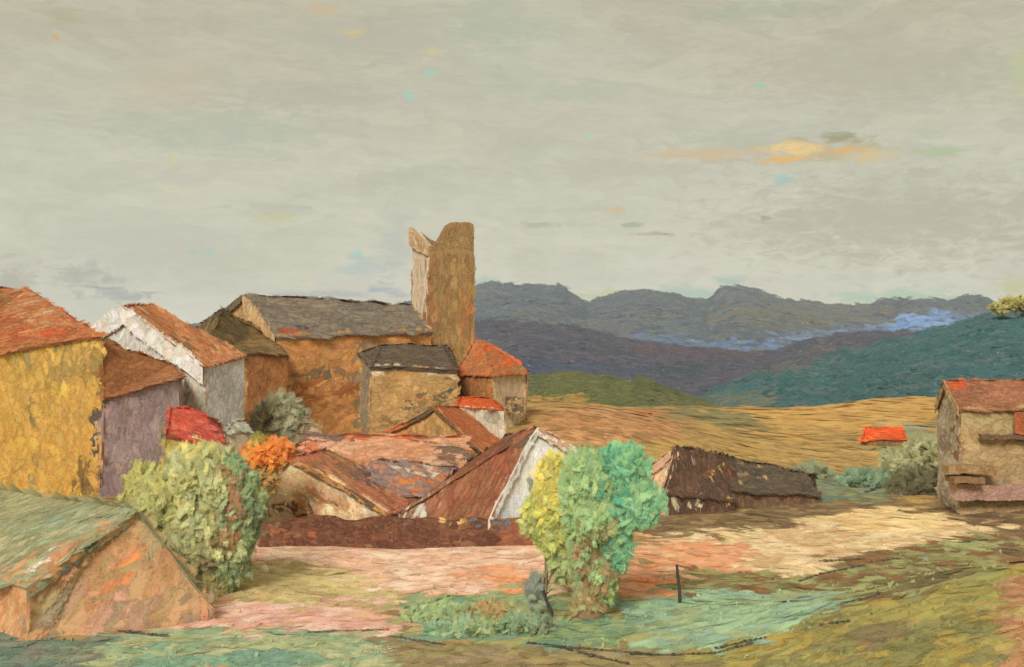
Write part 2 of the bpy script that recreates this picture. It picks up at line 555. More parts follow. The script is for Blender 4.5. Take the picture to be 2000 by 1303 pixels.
def terrain(x, y):
    x = np.asarray(x, float); y = np.asarray(y, float)
    z = np.zeros(np.broadcast(x, y).shape)
    # village rise
    sxr = np.where(x > 4, 17.0, 15.0); syf = np.where(y < 160, 20.0, 45.0)
    z = z + 6.8 * np.exp(-0.5 * ((x - 4) / sxr) ** 2 - 0.5 * ((y - 160) / syf) ** 2)
    # bank under the left-hand houses
    z = z + 3.6 * smooth(-22, -36, x) * smooth(84, 100, y) * (1 - smooth(150, 200, y))
    # knoll in the right foreground
    kn = 4.6 * smooth(6, 34, x) * (1 - smooth(72, 86, y - 0.10 * (x - 10)))
    z = z + kn * smooth(30, 60, y)
    # soft relief
    z = z + (fbm(x / 9.0, y / 9.0, 3) - 0.5) * 0.5 * smooth(40, 60, y)
    kk = 238 + 36 * smooth(44, 92, x) + 26 * (fbm(x / 16.0, y * 0 + 3.3, 13, 2) - 0.5)
    z = z - (np.clip(y, kk, 1400) - kk) * 0.10
    z = z + 1.1 * (fbm(x / 24.0, y / 30.0, 23, 2) - 0.5) * smooth(150, 200, y)
    return z


ZG = []   # (polygon in photograph pixels, palette, stroke slope degrees)
ZG.append(([(-900, 400), (2900, 400), (2900, 1700), (-900, 1700)], pal((168, 138, 88), (150, 128, 82), (180, 150, 100)), 0))
ZG.append(([(1000, 740), (2900, 740), (2900, 990), (1560, 985), (1240, 930), (1000, 920)], pal((176, 141, 82), (186, 149, 84), (165, 136, 82), (194, 153, 86)), 0))
ZG.append(([(1440, 785), (1850, 770), (1860, 840), (1480, 850)], pal((196, 154, 86), (190, 146, 76), (202, 160, 92)), 0))
ZG.append(([(1030, 795), (1330, 790), (1330, 850), (1200, 890), (1040, 860)], pal((186, 134, 84), (172, 128, 80), (198, 146, 98), (160, 120, 76)), 0))
ZG.append(([(1300, 780), (1480, 820), (1480, 850), (1330, 820)], pal((128, 120, 78), (140, 128, 80)), 0))
ZG.append(([(1450, 925), (1760, 940), (1770, 985), (1560, 985), (1540, 950), (1450, 945)], pal((132, 138, 108), (112, 128, 104), (150, 140, 92), (120, 112, 78)), 0))
ZG.append(([(1740, 830), (1860, 820), (1870, 960), (1730, 930)], pal((150, 148, 106), (138, 142, 106), (160, 152, 112)), 0))
ZG.append(([(1235, 985), (2900, 975), (2900, 1120), (1900, 1100), (1600, 1060), (1235, 1050)], pal((132, 108, 74), (144, 118, 80), (122, 98, 68), (150, 124, 86)), 0))
ZG.append(([(1240, 1045), (1480, 1040), (1640, 1000), (1860, 1003), (1940, 1050), (1720, 1100), (1560, 1125), (1250, 1110)], pal((222, 194, 146), (230, 204, 158), (214, 184, 134), (210, 172, 126)), 2))
ZG.append(([(1640, 1002), (1850, 1005), (1850, 1035), (1640, 1045)], pal((238, 210, 152), (230, 196, 138)), 0))
ZG.append(([(1225, 1040), (1440, 1062), (1460, 1125), (1220, 1130)], pal((226, 164, 120), (216, 150, 108), (222, 176, 136)), 0))
ZG.append(([(1190, 1100), (1330, 1105), (1310, 1180), (1210, 1200)], pal((232, 152, 100), (216, 160, 120), (206, 142, 100)), -12))
ZG.append(([(1330, 1105), (1460, 1125), (1600, 1120), (1640, 1085), (1950, 1045), (1975, 1130), (1640, 1200), (1330, 1175)], pal((146, 142, 88), (152, 148, 96), (138, 98, 62), (122, 106, 68), (158, 158, 104)), 4))
ZG.append(([(1215, 1185), (1330, 1150), (1640, 1165), (1600, 1230), (1350, 1290), (1220, 1290)], pal((156, 182, 142), (164, 188, 146), (148, 176, 150), (160, 172, 128)), 3))
ZG.append(([(1180, 1305), (1380, 1268), (1600, 1210), (1960, 1112), (2900, 1060), (2900, 1700), (900, 1700)], pal((154, 144, 82), (164, 152, 84), (168, 146, 74), (138, 130, 80), (146, 142, 88)), 8))
ZG.append(([(1690, 1222), (1780, 1218), (1770, 1265), (1680, 1265)], pal((126, 112, 78), (138, 116, 84)), 0))
ZG.append(([(1940, 1140), (2100, 1120), (2100, 1320), (1960, 1320)], pal((190, 150, 105), (180, 128, 90), (172, 150, 92)), 14))
ZG.append(([(480, 1040), (1100, 1040), (1100, 1160), (900, 1190), (440, 1160)], pal((234, 200, 168), (228, 190, 156), (238, 206, 178), (222, 178, 144), (230, 186, 156)), -1))
ZG.append(([(900, 1120), (1060, 1110), (1050, 1165), (960, 1165)], pal((232, 160, 110), (225, 170, 130)), -8))
ZG.append(([(380, 1110), (620, 1105), (820, 1160), (800, 1210), (380, 1190)], pal((196, 176, 120), (206, 184, 130), (186, 166, 112), (212, 184, 122)), -8))
ZG.append(([(290, 1060), (480, 1060), (440, 1240), (300, 1240)], pal((198, 164, 116), (190, 156, 108), (208, 160, 118), (180, 160, 108)), -10))
ZG.append(([(120, 1160), (420, 1150), (340, 1240), (130, 1250)], pal((198, 150, 104), (188, 140, 96), (206, 150, 108)), 0))
ZG.append(([(330, 1180), (800, 1180), (790, 1238), (320, 1240)], pal((226, 176, 154), (220, 166, 144), (230, 190, 168), (212, 166, 132)), 2))
ZG.append(([(180, 1232), (800, 1236), (900, 1320), (180, 1320)], pal((166, 172, 128), (176, 178, 132), (146, 166, 130), (184, 184, 140)), 0))
ZG.append(([(250, 1272), (640, 1276), (640, 1320), (250, 1320)], pal((124, 156, 132), (136, 166, 136), (156, 168, 126)), 0))
ZG.append(([(785, 1185), (880, 1155), (1090, 1160), (1240, 1170), (1230, 1270), (1000, 1262), (800, 1240)], pal((140, 160, 112), (150, 166, 116), (122, 150, 122), (164, 160, 102), (150, 122, 78)), 5))
ZG.append(([(760, 1245), (1020, 1262), (1390, 1285), (1390, 1340), (760, 1340)], pal((152, 136, 90), (166, 146, 96), (142, 126, 86), (160, 138, 104)), -4))
ZG.append(([(-300, 1150), (60, 1150), (160, 1200), (190, 1320), (-300, 1320)], pal((126, 132, 116), (112, 132, 112), (132, 126, 114), (140, 150, 118)), 0))
ZG.append(([(40, 1150), (150, 1150), (150, 1240), (60, 1225)], pal((118, 120, 116), (104, 110, 106), (128, 126, 116)), 0))

ILL_G, ILL_W, ILL_R = 0.97, 0.85, 1.12


def ground_colour(px, py, jit=True, clump=True):
    m = len(px)
    jx = px + (rng.normal(0, 20, m) if jit else 0) + (fbm(px / 60, py / 20, 19) - 0.5) * 90
    jy = py + (rng.normal(0, 5.0, m) if jit else 0) + (fbm(px / 45, py / 14, 9) - 0.5) * 30
    cl = fbm(px / 70.0, py / 26.0, 21)
    col = np.zeros((m, 3)); ang = np.zeros(m)
    for poly, pa, a in ZG:
        s = in_poly(jx, jy, poly)
        if s.any():
            col[s] = pick(pa, int(s.sum()), cl[s]); ang[s] = a
    return col / ILL_G, ang


def make_ground():
    mb = MB()
    ys = [30.0]
    while ys[-1] < 420:
        ys.append(ys[-1] * 1.009)
    ys = np.array(ys + [520, 700, 1000, 1500, 2400, 3400, 4600])
    xs = np.concatenate([[-3200, -2000, -1200, -600, -300, -180], np.arange(-120, 121, 0.8), [180, 300, 600, 1200, 2000, 3200]])
    X, Y = np.meshgrid(xs, ys)
    Z = terrain(X, Y)
    v = np.stack([X, Y, Z], 2).reshape(-1, 3)
    px, py = proj(v)
    col, _ = ground_colour(px, np.clip(py, 500, 1600), jit=False)
    nx, ny = len(xs), len(ys)
    i = np.arange(nx - 1)[None] + (np.arange(ny - 1) * nx)[:, None]
    q = np.stack([i, i + 1, i + 1 + nx, i + nx], 2).reshape(-1, 4)
    mb.add(v, quads=q, col=col)
    # clods, tufts and furrow strokes: even density over the land, coarser with distance
    for (y0, y1, L, Wd, cov) in ((42, 110, 3.0, 1.9, 4.6), (110, 180, 4.2, 2.4, 3.8), (180, 300, 8.0, 5.5, 3.6)):
        half0, half1 = y0 * 0.46 + 6, y1 * 0.46 + 6
        area = (half0 + half1) * (y1 - y0)
        m = int(area * cov / (L * Wd))
        yy = rng.uniform(y0, y1, m); xx = rng.uniform(-1, 1, m) * (yy * 0.46 + 6)
        zz = terrain(xx, yy)
        e = 0.3
        nx_ = -(terrain(xx + e, yy) - zz) / e; ny_ = -(terrain(xx, yy + e) - zz) / e
        N = np.stack([nx_, ny_, np.ones(m)], 1); N /= np.linalg.norm(N, axis=1, keepdims=True)
        # lean each clod a little towards where it is seen from so it has a face of its own
        N = N + np.stack([rng.normal(0, 0.03, m), rng.normal(-0.02, 0.03, m), np.zeros(m)], 1)
        N /= np.linalg.norm(N, axis=1, keepdims=True)
        C = np.stack([xx, yy, zz + rng.uniform(0.008, 0.035, m)], 1)
        px, py = proj(C)
        col, ang = ground_colour(px, py)
        a = np.radians(ang) * 3.0 + rng.normal(0, 0.35, m)
        T = np.stack([np.cos(a), np.sin(a), np.zeros(m)], 1)
        T = T - N * (T * N).sum(1, keepdims=True)
        strokes(mb, C, T, N, L * rng.uniform(0.4, 1.5, m), Wd * rng.uniform(0.4, 1.4, m), col, nseg=5)
    # dark furrows and ruts
    for pts, w in [
        ([(1030, 1258), (1100, 1268), (1160, 1284), (1230, 1300)], 0.32), ([(1060, 1262), (1170, 1272), (1270, 1280)], 0.25),
        ([(1230, 1281), (1320, 1282), (1400, 1278), (1470, 1258)], 0.22), ([(1395, 1270), (1460, 1255), (1500, 1247)], 0.26),
        ([(1560, 1138), (1600, 1124), (1690, 1105)], 0.22), ([(1600, 1098), (1690, 1094)], 0.30),
        ([(1640, 1182), (1720, 1165), (1800, 1143), (1960, 1113)], 0.22), ([(1700, 1100), (1760, 1092)], 0.14),
        ([(790, 1190), (840, 1180), (880, 1165)], 0.2), ([(1870, 1062), (1930, 1055)], 0.2), ([(1945, 1072), (1990, 1078)], 0.25),
        ([(1600, 1225), (1660, 1215)], 0.3),
        ([(760, 1245), (870, 1262)], 0.2), ([(230, 1235), (330, 1245)], 0.35), ([(600, 1238), (760, 1232)], 0.15),
        ([(1440, 745 + 60), (1500, 815)], 0.3), ([(1690, 965), (1720, 950)], 0.5), ([(1560, 850), (1660, 852)], 0.3), ([(1700, 880), (1740, 872)], 0.3)]:
        for i in range(len(pts) - 1):
            (ax, ay), (bx, by) = pts[i], pts[i + 1]
            k = max(3, int(math.hypot(bx - ax, by - ay) / 9))
            C = []; T = []
            for j in range(k):
                f = (j + 0.5) / k
                qx, qy = ax + (bx - ax) * f, ay + (by - ay) * f
                Yd = EYE * FL / (qy - HOR)
                for _ in range(14):
                    g = float(terrain((qx - 1000) / FL * Yd, Yd))
                    Yd = 0.5 * Yd + 0.5 * (EYE - g) * FL / (qy - HOR)
                C.append([(qx - 1000) / FL * Yd, Yd, g + 0.11])
            C = np.array(C)
            d = (C[-1] - C[0]) if len(C) > 1 else np.array([1.0, 0, 0])
            T = np.tile(d, (len(C), 1)) + rng.normal(0, 0.08, (len(C), 3)) * np.linalg.norm(d)
            seg = np.linalg.norm(d) / len(C)
            N = np.tile([0, -0.35, 1.0], (len(C), 1))
            strokes(mb, C, T, N, np.full(len(C), seg * 1.5), w * rng.uniform(0.5, 1.4, len(C)), pick(pal((62, 58, 54), (78, 72, 62)), len(C)), nseg=5, jag=0.5)
    o = mb.build('ground', M_ground)
    tag(o, kind='structure')


make_ground()


# ------------------------------------------------------------------ hills and mountains
def interp(pts, x):
    a = np.array(pts, float)
    return np.interp(x, a[:, 0], a[:, 1])


def mountain(name, crest, foot, Yc, foot_Y, palette, mat, S, zones=(), rough=2.0, ncols=240, k=1.0, slope=0, sunk=0):
    """a range with a front slope from its foot to its crest and a back slope behind"""
    mb = MB()
    x0, x1 = crest[0][0], crest[-1][0]
    cx = np.linspace(x0, x1, ncols)
    cpy = interp(crest, cx) + (fbm(cx / 14.0, cx * 0, 31) - 0.5) * rough * 4
    fpy = interp(foot, cx)
    rows = 26
    t = np.linspace(0, 1, rows)
    fY = foot_Y if foot_Y else None
    grid = []
    for tt in t:
        Yf = np.full(ncols, fY) if fY else EYE * FL / np.maximum(fpy - HOR, 20)
        Yr = Yf + (Yc - Yf) * tt
        zc = EYE - (cpy - HOR) / FL * Yc
        zf = EYE - (fpy - HOR) / FL * Yf - sunk
        s = tt ** 0.9
        z = zf + (zc - zf) * s
        amp = np.sin(math.pi * tt) * 0.05 * np.maximum(zc - zf, 5)
        z = z + (fbm(cx / 60.0, tt * 3 + 0 * cx, 41) - 0.5) * 2 * amp * 2
        # sight-line x at foot and crest alike
        X = (cx - 1000) / FL * Yr
        grid.append(np.stack([X, Yr, z], 1))
    last = grid[-1]
    back = []
    for tt in (0.3, 0.65, 1.0):
        b = last.copy(); b[:, 1] += Yc * 0.35 * tt; b[:, 2] -= (last[:, 2] + 150) * tt * tt
        b[:, 0] *= 1 + 0.1 * tt
        back.append(b)
    G = np.array(grid + back)
    nr = len(G)
    v = G.reshape(-1, 3)
    i = np.arange(ncols - 1)[None] + (np.arange(nr - 1) * ncols)[:, None]
    q = np.stack([i, i + 1, i + 1 + ncols, i + ncols], 2).reshape(-1, 4)

    def colour(px, py, jit=3.0):
        m = len(px)
        cl = fbm(px / 80.0, py / 22.0, 51)
        c = pick(palette, m, cl)
        for z_ in zones:
            zx0, zy0, zx1, zy1, zp, pr = z_[:6]
            jx = px + rng.normal(0, 8, m); jy = py + rng.normal(0, jit, m)
            f = (jx - zx0) / (zx1 - zx0)
            mid = zy0 + (z_[6] if len(z_) > 6 else 0) * f
            s_ = (f > 0) & (f < 1) & (jy > mid) & (jy < mid + (zy1 - zy0)) & (rng.random(m) < pr)
            if s_.any():
                c[s_] = pick(zp, int(s_.sum()))
        return c * k
    px, py = proj(v)
    mb.add(v, quads=q, col=colour(px, py))
    # strokes along the front slope
    m = int(ncols * 26 * 1.1)
    u = rng.uniform(0, ncols - 1.001, m); w = rng.uniform(0, rows - 1.001, m) ** 1.0
    iu, iw = u.astype(int), w.astype(int); fu, fw = (u - iu)[:, None], (w - iw)[:, None]
    C = (G[iw, iu] * (1 - fu) + G[iw, iu + 1] * fu) * (1 - fw) + (G[iw + 1, iu] * (1 - fu) + G[iw + 1, iu + 1] * fu) * fw
    du = G[iw, iu + 1] - G[iw, iu]; dw = G[iw + 1, iu] - G[iw, iu]
    N = np.cross(du, dw); N /= np.linalg.norm(N, axis=1, keepdims=True)
    T = du / np.linalg.norm(du, axis=1, keepdims=True)
    a = math.radians(slope) + rng.normal(0, 0.22, m)
    Bv = np.cross(N, T)
    T = T * np.cos(a)[:, None] + Bv * np.sin(a)[:, None]
    px, py = proj(C)
    # on the gentle slope a stroke's width is seen foreshortened
    sc = C[:, 1] / FL
    L = sc * 42 * rng.uniform(0.4, 1.5, m); Wd = sc * 20 * rng.uniform(0.5, 1.5, m)
    N2 = N + np.array([0, -0.8, 0.1]); N2 /= np.linalg.norm(N2, axis=1, keepdims=True)
    strokes(mb, C + N * (sc * rng.uniform(0.5, 3, m))[:, None], T, N2, L, Wd * 0.6, colour(px, py), nseg=6, bend=0.06)
    o = mb.build(name, mat)
    tag(o, kind='structure')
    return o


mountain('far_mountains',
         [(300, 640), (700, 620), (880, 572), (925, 562), (950, 557), (1090, 558), (1112, 574), (1150, 592), (1185, 582), (1215, 572), (1260, 570), (1330, 580),
          (1392, 592), (1410, 562), (1450, 563), (1500, 578), (1560, 590), (1640, 599), (1700, 598), (1722, 588), (1850, 590), (1900, 581), (1918, 582), (1950, 600), (2060, 604), (2200, 600), (2500, 640)],
         [(300, 720), (2500, 720)], 3300, 1500,
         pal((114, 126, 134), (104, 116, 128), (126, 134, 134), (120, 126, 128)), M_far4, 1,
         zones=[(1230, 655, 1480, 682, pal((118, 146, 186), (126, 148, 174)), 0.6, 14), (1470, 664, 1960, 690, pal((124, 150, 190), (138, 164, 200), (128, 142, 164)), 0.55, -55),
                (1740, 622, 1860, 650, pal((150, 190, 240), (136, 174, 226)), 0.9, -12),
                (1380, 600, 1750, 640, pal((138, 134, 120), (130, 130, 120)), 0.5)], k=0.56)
mountain('purple_mountains',
         [(300, 700), (760, 640), (880, 622), (930, 628), (1060, 632), (1150, 645), (1230, 668), (1330, 680), (1440, 688), (1500, 690), (1560, 672), (1640, 655), (1700, 650), (1760, 652), (1850, 655), (1950, 660), (2300, 700)],
         [(300, 800), (2300, 800)], 1500, 640,
         pal((96, 96, 108), (90, 92, 106), (106, 102, 112), (86, 92, 104)), M_far3, 1,
         zones=[(1020, 705, 1300, 752, pal((80, 92, 112), (88, 98, 116)), 0.7, 10), (1240, 680, 1480, 700, pal((112, 88, 96), (106, 92, 100)), 0.6, 5),
                (1280, 716, 1380, 736, pal((74, 88, 92),), 0.6), (1560, 672, 1800, 740, pal((112, 104, 106), (104, 100, 106)), 0.6)], k=0.62)
mountain('green_hills',
         [(1300, 812), (1380, 775), (1440, 745), (1530, 712), (1600, 700), (1700, 676), (1780, 660), (1850, 640), (1920, 620), (1970, 608), (2060, 600), (2400, 590)],
         [(1300, 815), (1400, 802), (1500, 803), (1620, 796), (1700, 786), (1830, 774), (2000, 775), (2400, 775)], 620, None,
         pal((74, 110, 110), (66, 104, 104), (90, 112, 114), (60, 102, 100)), M_far2, 1,
         zones=[(1300, 700, 1600, 760, pal((104, 104, 104), (110, 108, 102)), 0.7, -40), (1380, 770, 1500, 815, pal((120, 116, 92), (110, 116, 100)), 0.6),
                (1420, 752, 1530, 760, pal((72, 74, 76),), 0.5, -36),
                (1500, 708, 1720, 720, pal((70, 72, 74), (96, 92, 96)), 0.55, -45)], k=0.72, slope=10, sunk=5)
mountain('olive_hill',
         [(860, 760), (980, 745), (1035, 736), (1100, 731), (1180, 738), (1235, 752), (1258, 745), (1300, 762), (1370, 785), (1400, 800), (1450, 818), (1510, 842)],
         [(860, 800), (1030, 785), (1200, 800), (1300, 812), (1400, 836), (1480, 846), (1510, 846)], 330, None,
         pal((108, 110, 68), (100, 104, 66), (114, 114, 72), (94, 100, 64)), M_far1, 1,
         zones=[(1030, 778, 1140, 796, pal((186, 146, 76), (170, 134, 72)), 0.8), (1380, 790, 1520, 850, pal((132, 122, 82), (118, 116, 78)), 0.5)], k=0.76, sunk=4)


# ------------------------------------------------------------------ buildings
def vec(p, z):
    return np.array([(p[0] - 1000) / FL * p[1], p[1], z])


def building(name, label, cat, F, base_z, eave, ridge, gable=(True, True), wall=None, roof=None, walls=None, roofs=None,
             wz=(), rz=(), over=0.25, thick=0.22, verge=None, group=None, mat=None, wang=90, rang=None, wL=1.3, wW=0.4, rL=1.2, rW=0.34, edge=0.24):
    """F: four plan corners (px, depth); ridge runs over F0-F1 side; eave: four photograph rows; ridge: two (px, py, depth)"""
    mat = mat or M_near
    base_z = min(base_z, -0.6)
    f = [vec(p, 0) for p in F]
    if len(f) == 3:
        pass
    ez = [zat(e, F[i][1]) if e > 60 else e for i, e in enumerate(eave)]
    b = [np.array([p[0], p[1], base_z]) for p in f]
    e = [np.array([p[0], p[1], ez[i]]) for i, p in enumerate(f)]
    R = [P(*r) for r in ridge]
    cen = np.mean(f, axis=0)
    root = empty(name, (cen[0], cen[1], base_z), label, cat, group)
    wall = wall if wall is not None else pal((180, 140, 90))
    roof = roof if roof is not None else pal((160, 100, 65))
    walls = walls or {}; roofs = roofs or {}
    mb = MB()

    def W_(idx, poly):
        coat(mb, poly, walls.get(idx, wall), wL, wW, wang, 0.3, zones=wz, k=1 / ILL_W, edge=edge)
    W_('front', [b[0], b[1], e[1], e[0]])
    W_('back', [b[2], b[3], e[3], e[2]])
    if gable[1]:
        W_('right', [b[1], b[2], e[2], R[1], e[1]])
    else:
        W_('right', [b[1], b[2], e[2], e[1]])
    if gable[0]:
        W_('left', [b[3], b[0], e[0], R[0], e[3]])
    else:
        W_('left', [b[3], b[0], e[0], e[3]])
    mb.build('wall', mat, root)
    # roof slopes with overhang
    mb = MB()
    rd = R[1] - R[0]; ln = np.linalg.norm(rd); rd = rd / ln if ln > 1e-3 else np.array([1.0, 0, 0])
    g0 = -rd * over if gable[0] else 0 * rd
    g1 = rd * over if gable[1] else 0 * rd
    up = np.array([0, 0, 0.14])

    def out(ec, rr):
        d = ec - rr; d = d / np.linalg.norm(d)
        return ec + d * over
    Fo = [out(e[0], R[0]) + g0 + up, out(e[1], R[1]) + g1 + up, out(e[2], R[1]) + g1 + up, out(e[3], R[0]) + g0 + up]
    R0, R1 = R[0] + g0 + up, R[1] + g1 + up
    ra = rang if rang is not None else 90
    cm = (roofs.get('front', roof)).mean(0) * 0.7
    parts = [('front', [Fo[0], Fo[1], R1, R0]), ('back', [Fo[2], Fo[3], R0, R1])]
    if not gable[0]: parts.append(('left', [Fo[3], Fo[0], R0]))
    if not gable[1]: parts.append(('right', [Fo[1], Fo[2], R1]))
    for nm, poly in parts:
        tris = [poly] if len(poly) == 3 or abs(np.linalg.det(np.array([poly[1] - poly[0], poly[2] - poly[0], poly[3] - poly[0]]))) < 0.4 else [[poly[0], poly[1], poly[2]], [poly[0], poly[2], poly[3]]]
        for tr in tris:
            coat(mb, tr, roofs.get(nm, roof), rL, rW, ra, 0.22, zones=rz, k=1 / ILL_R, edge=edge + 0.06)
        slab(mb, poly, thick, cm)
    mb.build('roof', mat, root)
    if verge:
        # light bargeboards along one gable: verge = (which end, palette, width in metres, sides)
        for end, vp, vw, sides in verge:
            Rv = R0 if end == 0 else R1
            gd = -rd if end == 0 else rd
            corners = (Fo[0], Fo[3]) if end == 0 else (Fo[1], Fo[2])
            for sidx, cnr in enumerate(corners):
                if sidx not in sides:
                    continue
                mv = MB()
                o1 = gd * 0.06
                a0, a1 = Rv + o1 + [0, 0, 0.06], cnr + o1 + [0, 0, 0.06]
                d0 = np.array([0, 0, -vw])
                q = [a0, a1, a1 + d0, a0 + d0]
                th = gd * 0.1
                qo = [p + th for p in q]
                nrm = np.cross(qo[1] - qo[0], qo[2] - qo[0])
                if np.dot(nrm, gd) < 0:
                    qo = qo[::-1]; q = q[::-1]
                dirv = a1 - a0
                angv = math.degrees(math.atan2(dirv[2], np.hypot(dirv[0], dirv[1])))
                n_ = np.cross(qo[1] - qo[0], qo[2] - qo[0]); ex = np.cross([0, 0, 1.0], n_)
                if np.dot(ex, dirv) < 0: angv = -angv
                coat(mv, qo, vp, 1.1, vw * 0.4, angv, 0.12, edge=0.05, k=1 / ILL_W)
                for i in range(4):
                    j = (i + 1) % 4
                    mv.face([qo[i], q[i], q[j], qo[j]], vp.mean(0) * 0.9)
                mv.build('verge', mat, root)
    return root, b, e, R


def slabbox(root, name, p0, p1, dz, depth, palette, mat=None, L=0.8, Wd=0.25, lean=0, seed=0, label=None):
    """a coated block: p0,p1 = lower front corners, dz height, depth backwards"""
    mb = MB()
    p0 = np.array(p0, float); p1 = np.array(p1, float)
    d = p1 - p0; n = np.cross(d, [0, 0, 1.0]); n /= np.linalg.norm(n)
    if n[1] > 0: n = -n
    bk = -n * depth; u = np.array([0, 0, dz])
    A, B = p0, p1
    fc = [[A, B, B + u, A + u], [B, B + bk, B + bk + u, B + u], [B + bk, A + bk, A + bk + u, B + bk + u], [A + bk, A, A + u, A + bk + u], [A + u, B + u, B + bk + u, A + bk + u]]
    for q in fc:
        q = np.array(q)
        coat(mb, q, palette, L, Wd, 0, 0.25, cover=2.2, edge=0.04, k=1 / ILL_W)
    o = mb.build(name, mat or M_near, root)
    if label: o['label'] = label
    return o


# yellow house at the left edge
OCH = pal((216, 172, 88), (220, 176, 88), (212, 170, 88), (208, 168, 92), (220, 177, 93))
building('yellow_house', 'tall yellow ochre house with orange tiled hip roof at the left edge', 'house',
         [(-160, 100), (197, 108), (150, 119), (-190, 111)], 1.0, [722, 655, 655, 722], [(-170, 545, 106), (52, 570, 112)], gable=(True, False),
         wall=OCH, roof=pal((186, 112, 66), (178, 106, 62), (192, 120, 76), (166, 98, 58), (174, 124, 80)),
         wz=[(186, 740, 205, 970, pal((206, 168, 128), (196, 156, 112), (96, 90, 78)), 0.85), (100, 670, 200, 740, pal((178, 146, 84), (168, 140, 80)), 0.7),
             (60, 740, 75, 960, pal((150, 132, 88), (196, 156, 88)), 0.4), (140, 900, 190, 970, pal((140, 112, 66), (150, 124, 74)), 0.5), (35, 890, 75, 935, pal((160, 146, 104),), 0.5),
             (0, 690, 60, 720, pal((170, 150, 96),), 0.4)],
         rz=[(0, 610, 60, 680, pal((166, 88, 52), (178, 96, 60)), 0.5), (40, 570, 180, 640, pal((186, 142, 100), (196, 150, 110)), 0.4), (90, 640, 130, 665, pal((204, 98, 56),), 0.5)], rang=20)
# mauve house
building('mauve_house', 'narrow mauve house with brown roof beside the tall yellow house', 'house',
         [(203, 106), (352, 111), (356, 118), (206, 113)], 0.5, [777, 738, 738, 777], [(201, 668, 110), (335, 716, 115)], gable=(True, False),
         wall=pal((168, 144, 142), (174, 150, 146), (160, 138, 136), (178, 156, 150)), roof=pal((168, 108, 64), (160, 102, 60), (176, 116, 72)), rang=10,
         wz=[(296, 850, 330, 1000, pal((176, 160, 134), (120, 118, 104), (168, 156, 120)), 0.6), (200, 780, 212, 960, pal((110, 100, 90), (190, 160, 130)), 0.5)])
# house with the white gable
building('white_gable_house', 'house with long whitewashed gable and narrow orange roof behind the mauve house', 'house',
         [(396, 118), (474, 123.5), (262, 130), (180, 124)], 2.0, [714, 694, 660, 642], [(246, 600, 121.8), (300, 598, 127)],
         walls={'left': pal((206, 202, 192), (212, 208, 198), (196, 192, 180), (206, 196, 176)), 'front': pal((206, 204, 196), (212, 208, 200), (198, 196, 190), (220, 216, 206))},
         roof=pal((200, 132, 82), (192, 120, 72), (206, 142, 96), (146, 104, 64)), mat=M_near, rL=1.5, rang=90,
         wz=[(355, 715, 400, 830, pal((198, 186, 160), (188, 178, 156), (206, 196, 176)), 0.8), (290, 690, 360, 740, pal((190, 160, 130), (150, 110, 80), (196, 190, 175)), 0.5),
             (300, 720, 358, 800, pal((158, 138, 126),), 0.8)],
         verge=[(0, pal((208, 206, 198), (216, 212, 202), (204, 192, 174)), 1.9, (0, 1))], wang=70)
# church nave
building('church', 'long church with grey tiled roof and ochre side wall, left of the tower', 'church',
         [(542, 150), (840, 166), (690, 178), (400, 161)], 2.0, [656, 648, 640, 640], [(480, 578, 156), (803, 597, 171)],
         wall=pal((206, 152, 90), (198, 142, 84), (212, 156, 96), (192, 140, 86), (210, 148, 86)),
         walls={'left': pal((182, 146, 96), (172, 136, 88), (188, 154, 108))},
         roof=pal((138, 124, 106), (130, 116, 100), (144, 132, 114), (122, 110, 96)), rang=0, mat=M_mid, wL=1.8, wW=0.6, rL=2.2, rW=0.6, wang=10, over=0.35,
         verge=[(0, pal((190, 158, 112), (182, 148, 102), (196, 168, 126)), 2.4, (0,)), (0, pal((86, 82, 72), (110, 98, 78)), 0.8, (1,))],
         wz=[(560, 720, 720, 745, pal((140, 112, 80), (130, 110, 84)), 0.5), (560, 745, 700, 780, pal((176, 112, 66), (166, 106, 62)), 0.5), (700, 670, 730, 850, pal((166, 140, 104), (150, 128, 96)), 0.6),
             (560, 690, 640, 715, pal((192, 134, 76),), 0.4)],
         rz=[(560, 640, 600, 665, pal((96, 76, 60), (170, 80, 50)), 0.35), (480, 575, 640, 592, pal((142, 122, 100),), 0.5)])
# side chapel with the olive-brown roof
building('side_chapel', 'brown chapel with olive brown roof under the near gable of the church', 'chapel',
         [(402, 138), (560, 146), (520, 156), (370, 150)], 2.0, [692, 692, 650, 650], [(432, 606, 147), (520, 655, 152)], gable=(False, False),
         wall=pal((172, 118, 72), (164, 110, 66), (178, 124, 78), (156, 106, 66)), roof=pal((122, 98, 56), (112, 90, 54), (134, 106, 64), (104, 86, 54)),
         rang=-35, mat=M_mid, wL=1.5, wW=0.5, rL=1.6, rW=0.5,
         rz=[(470, 600, 560, 690, pal((140, 108, 68), (150, 116, 74)), 0.6), (400, 598, 440, 625, pal((70, 66, 54),), 0.5)])
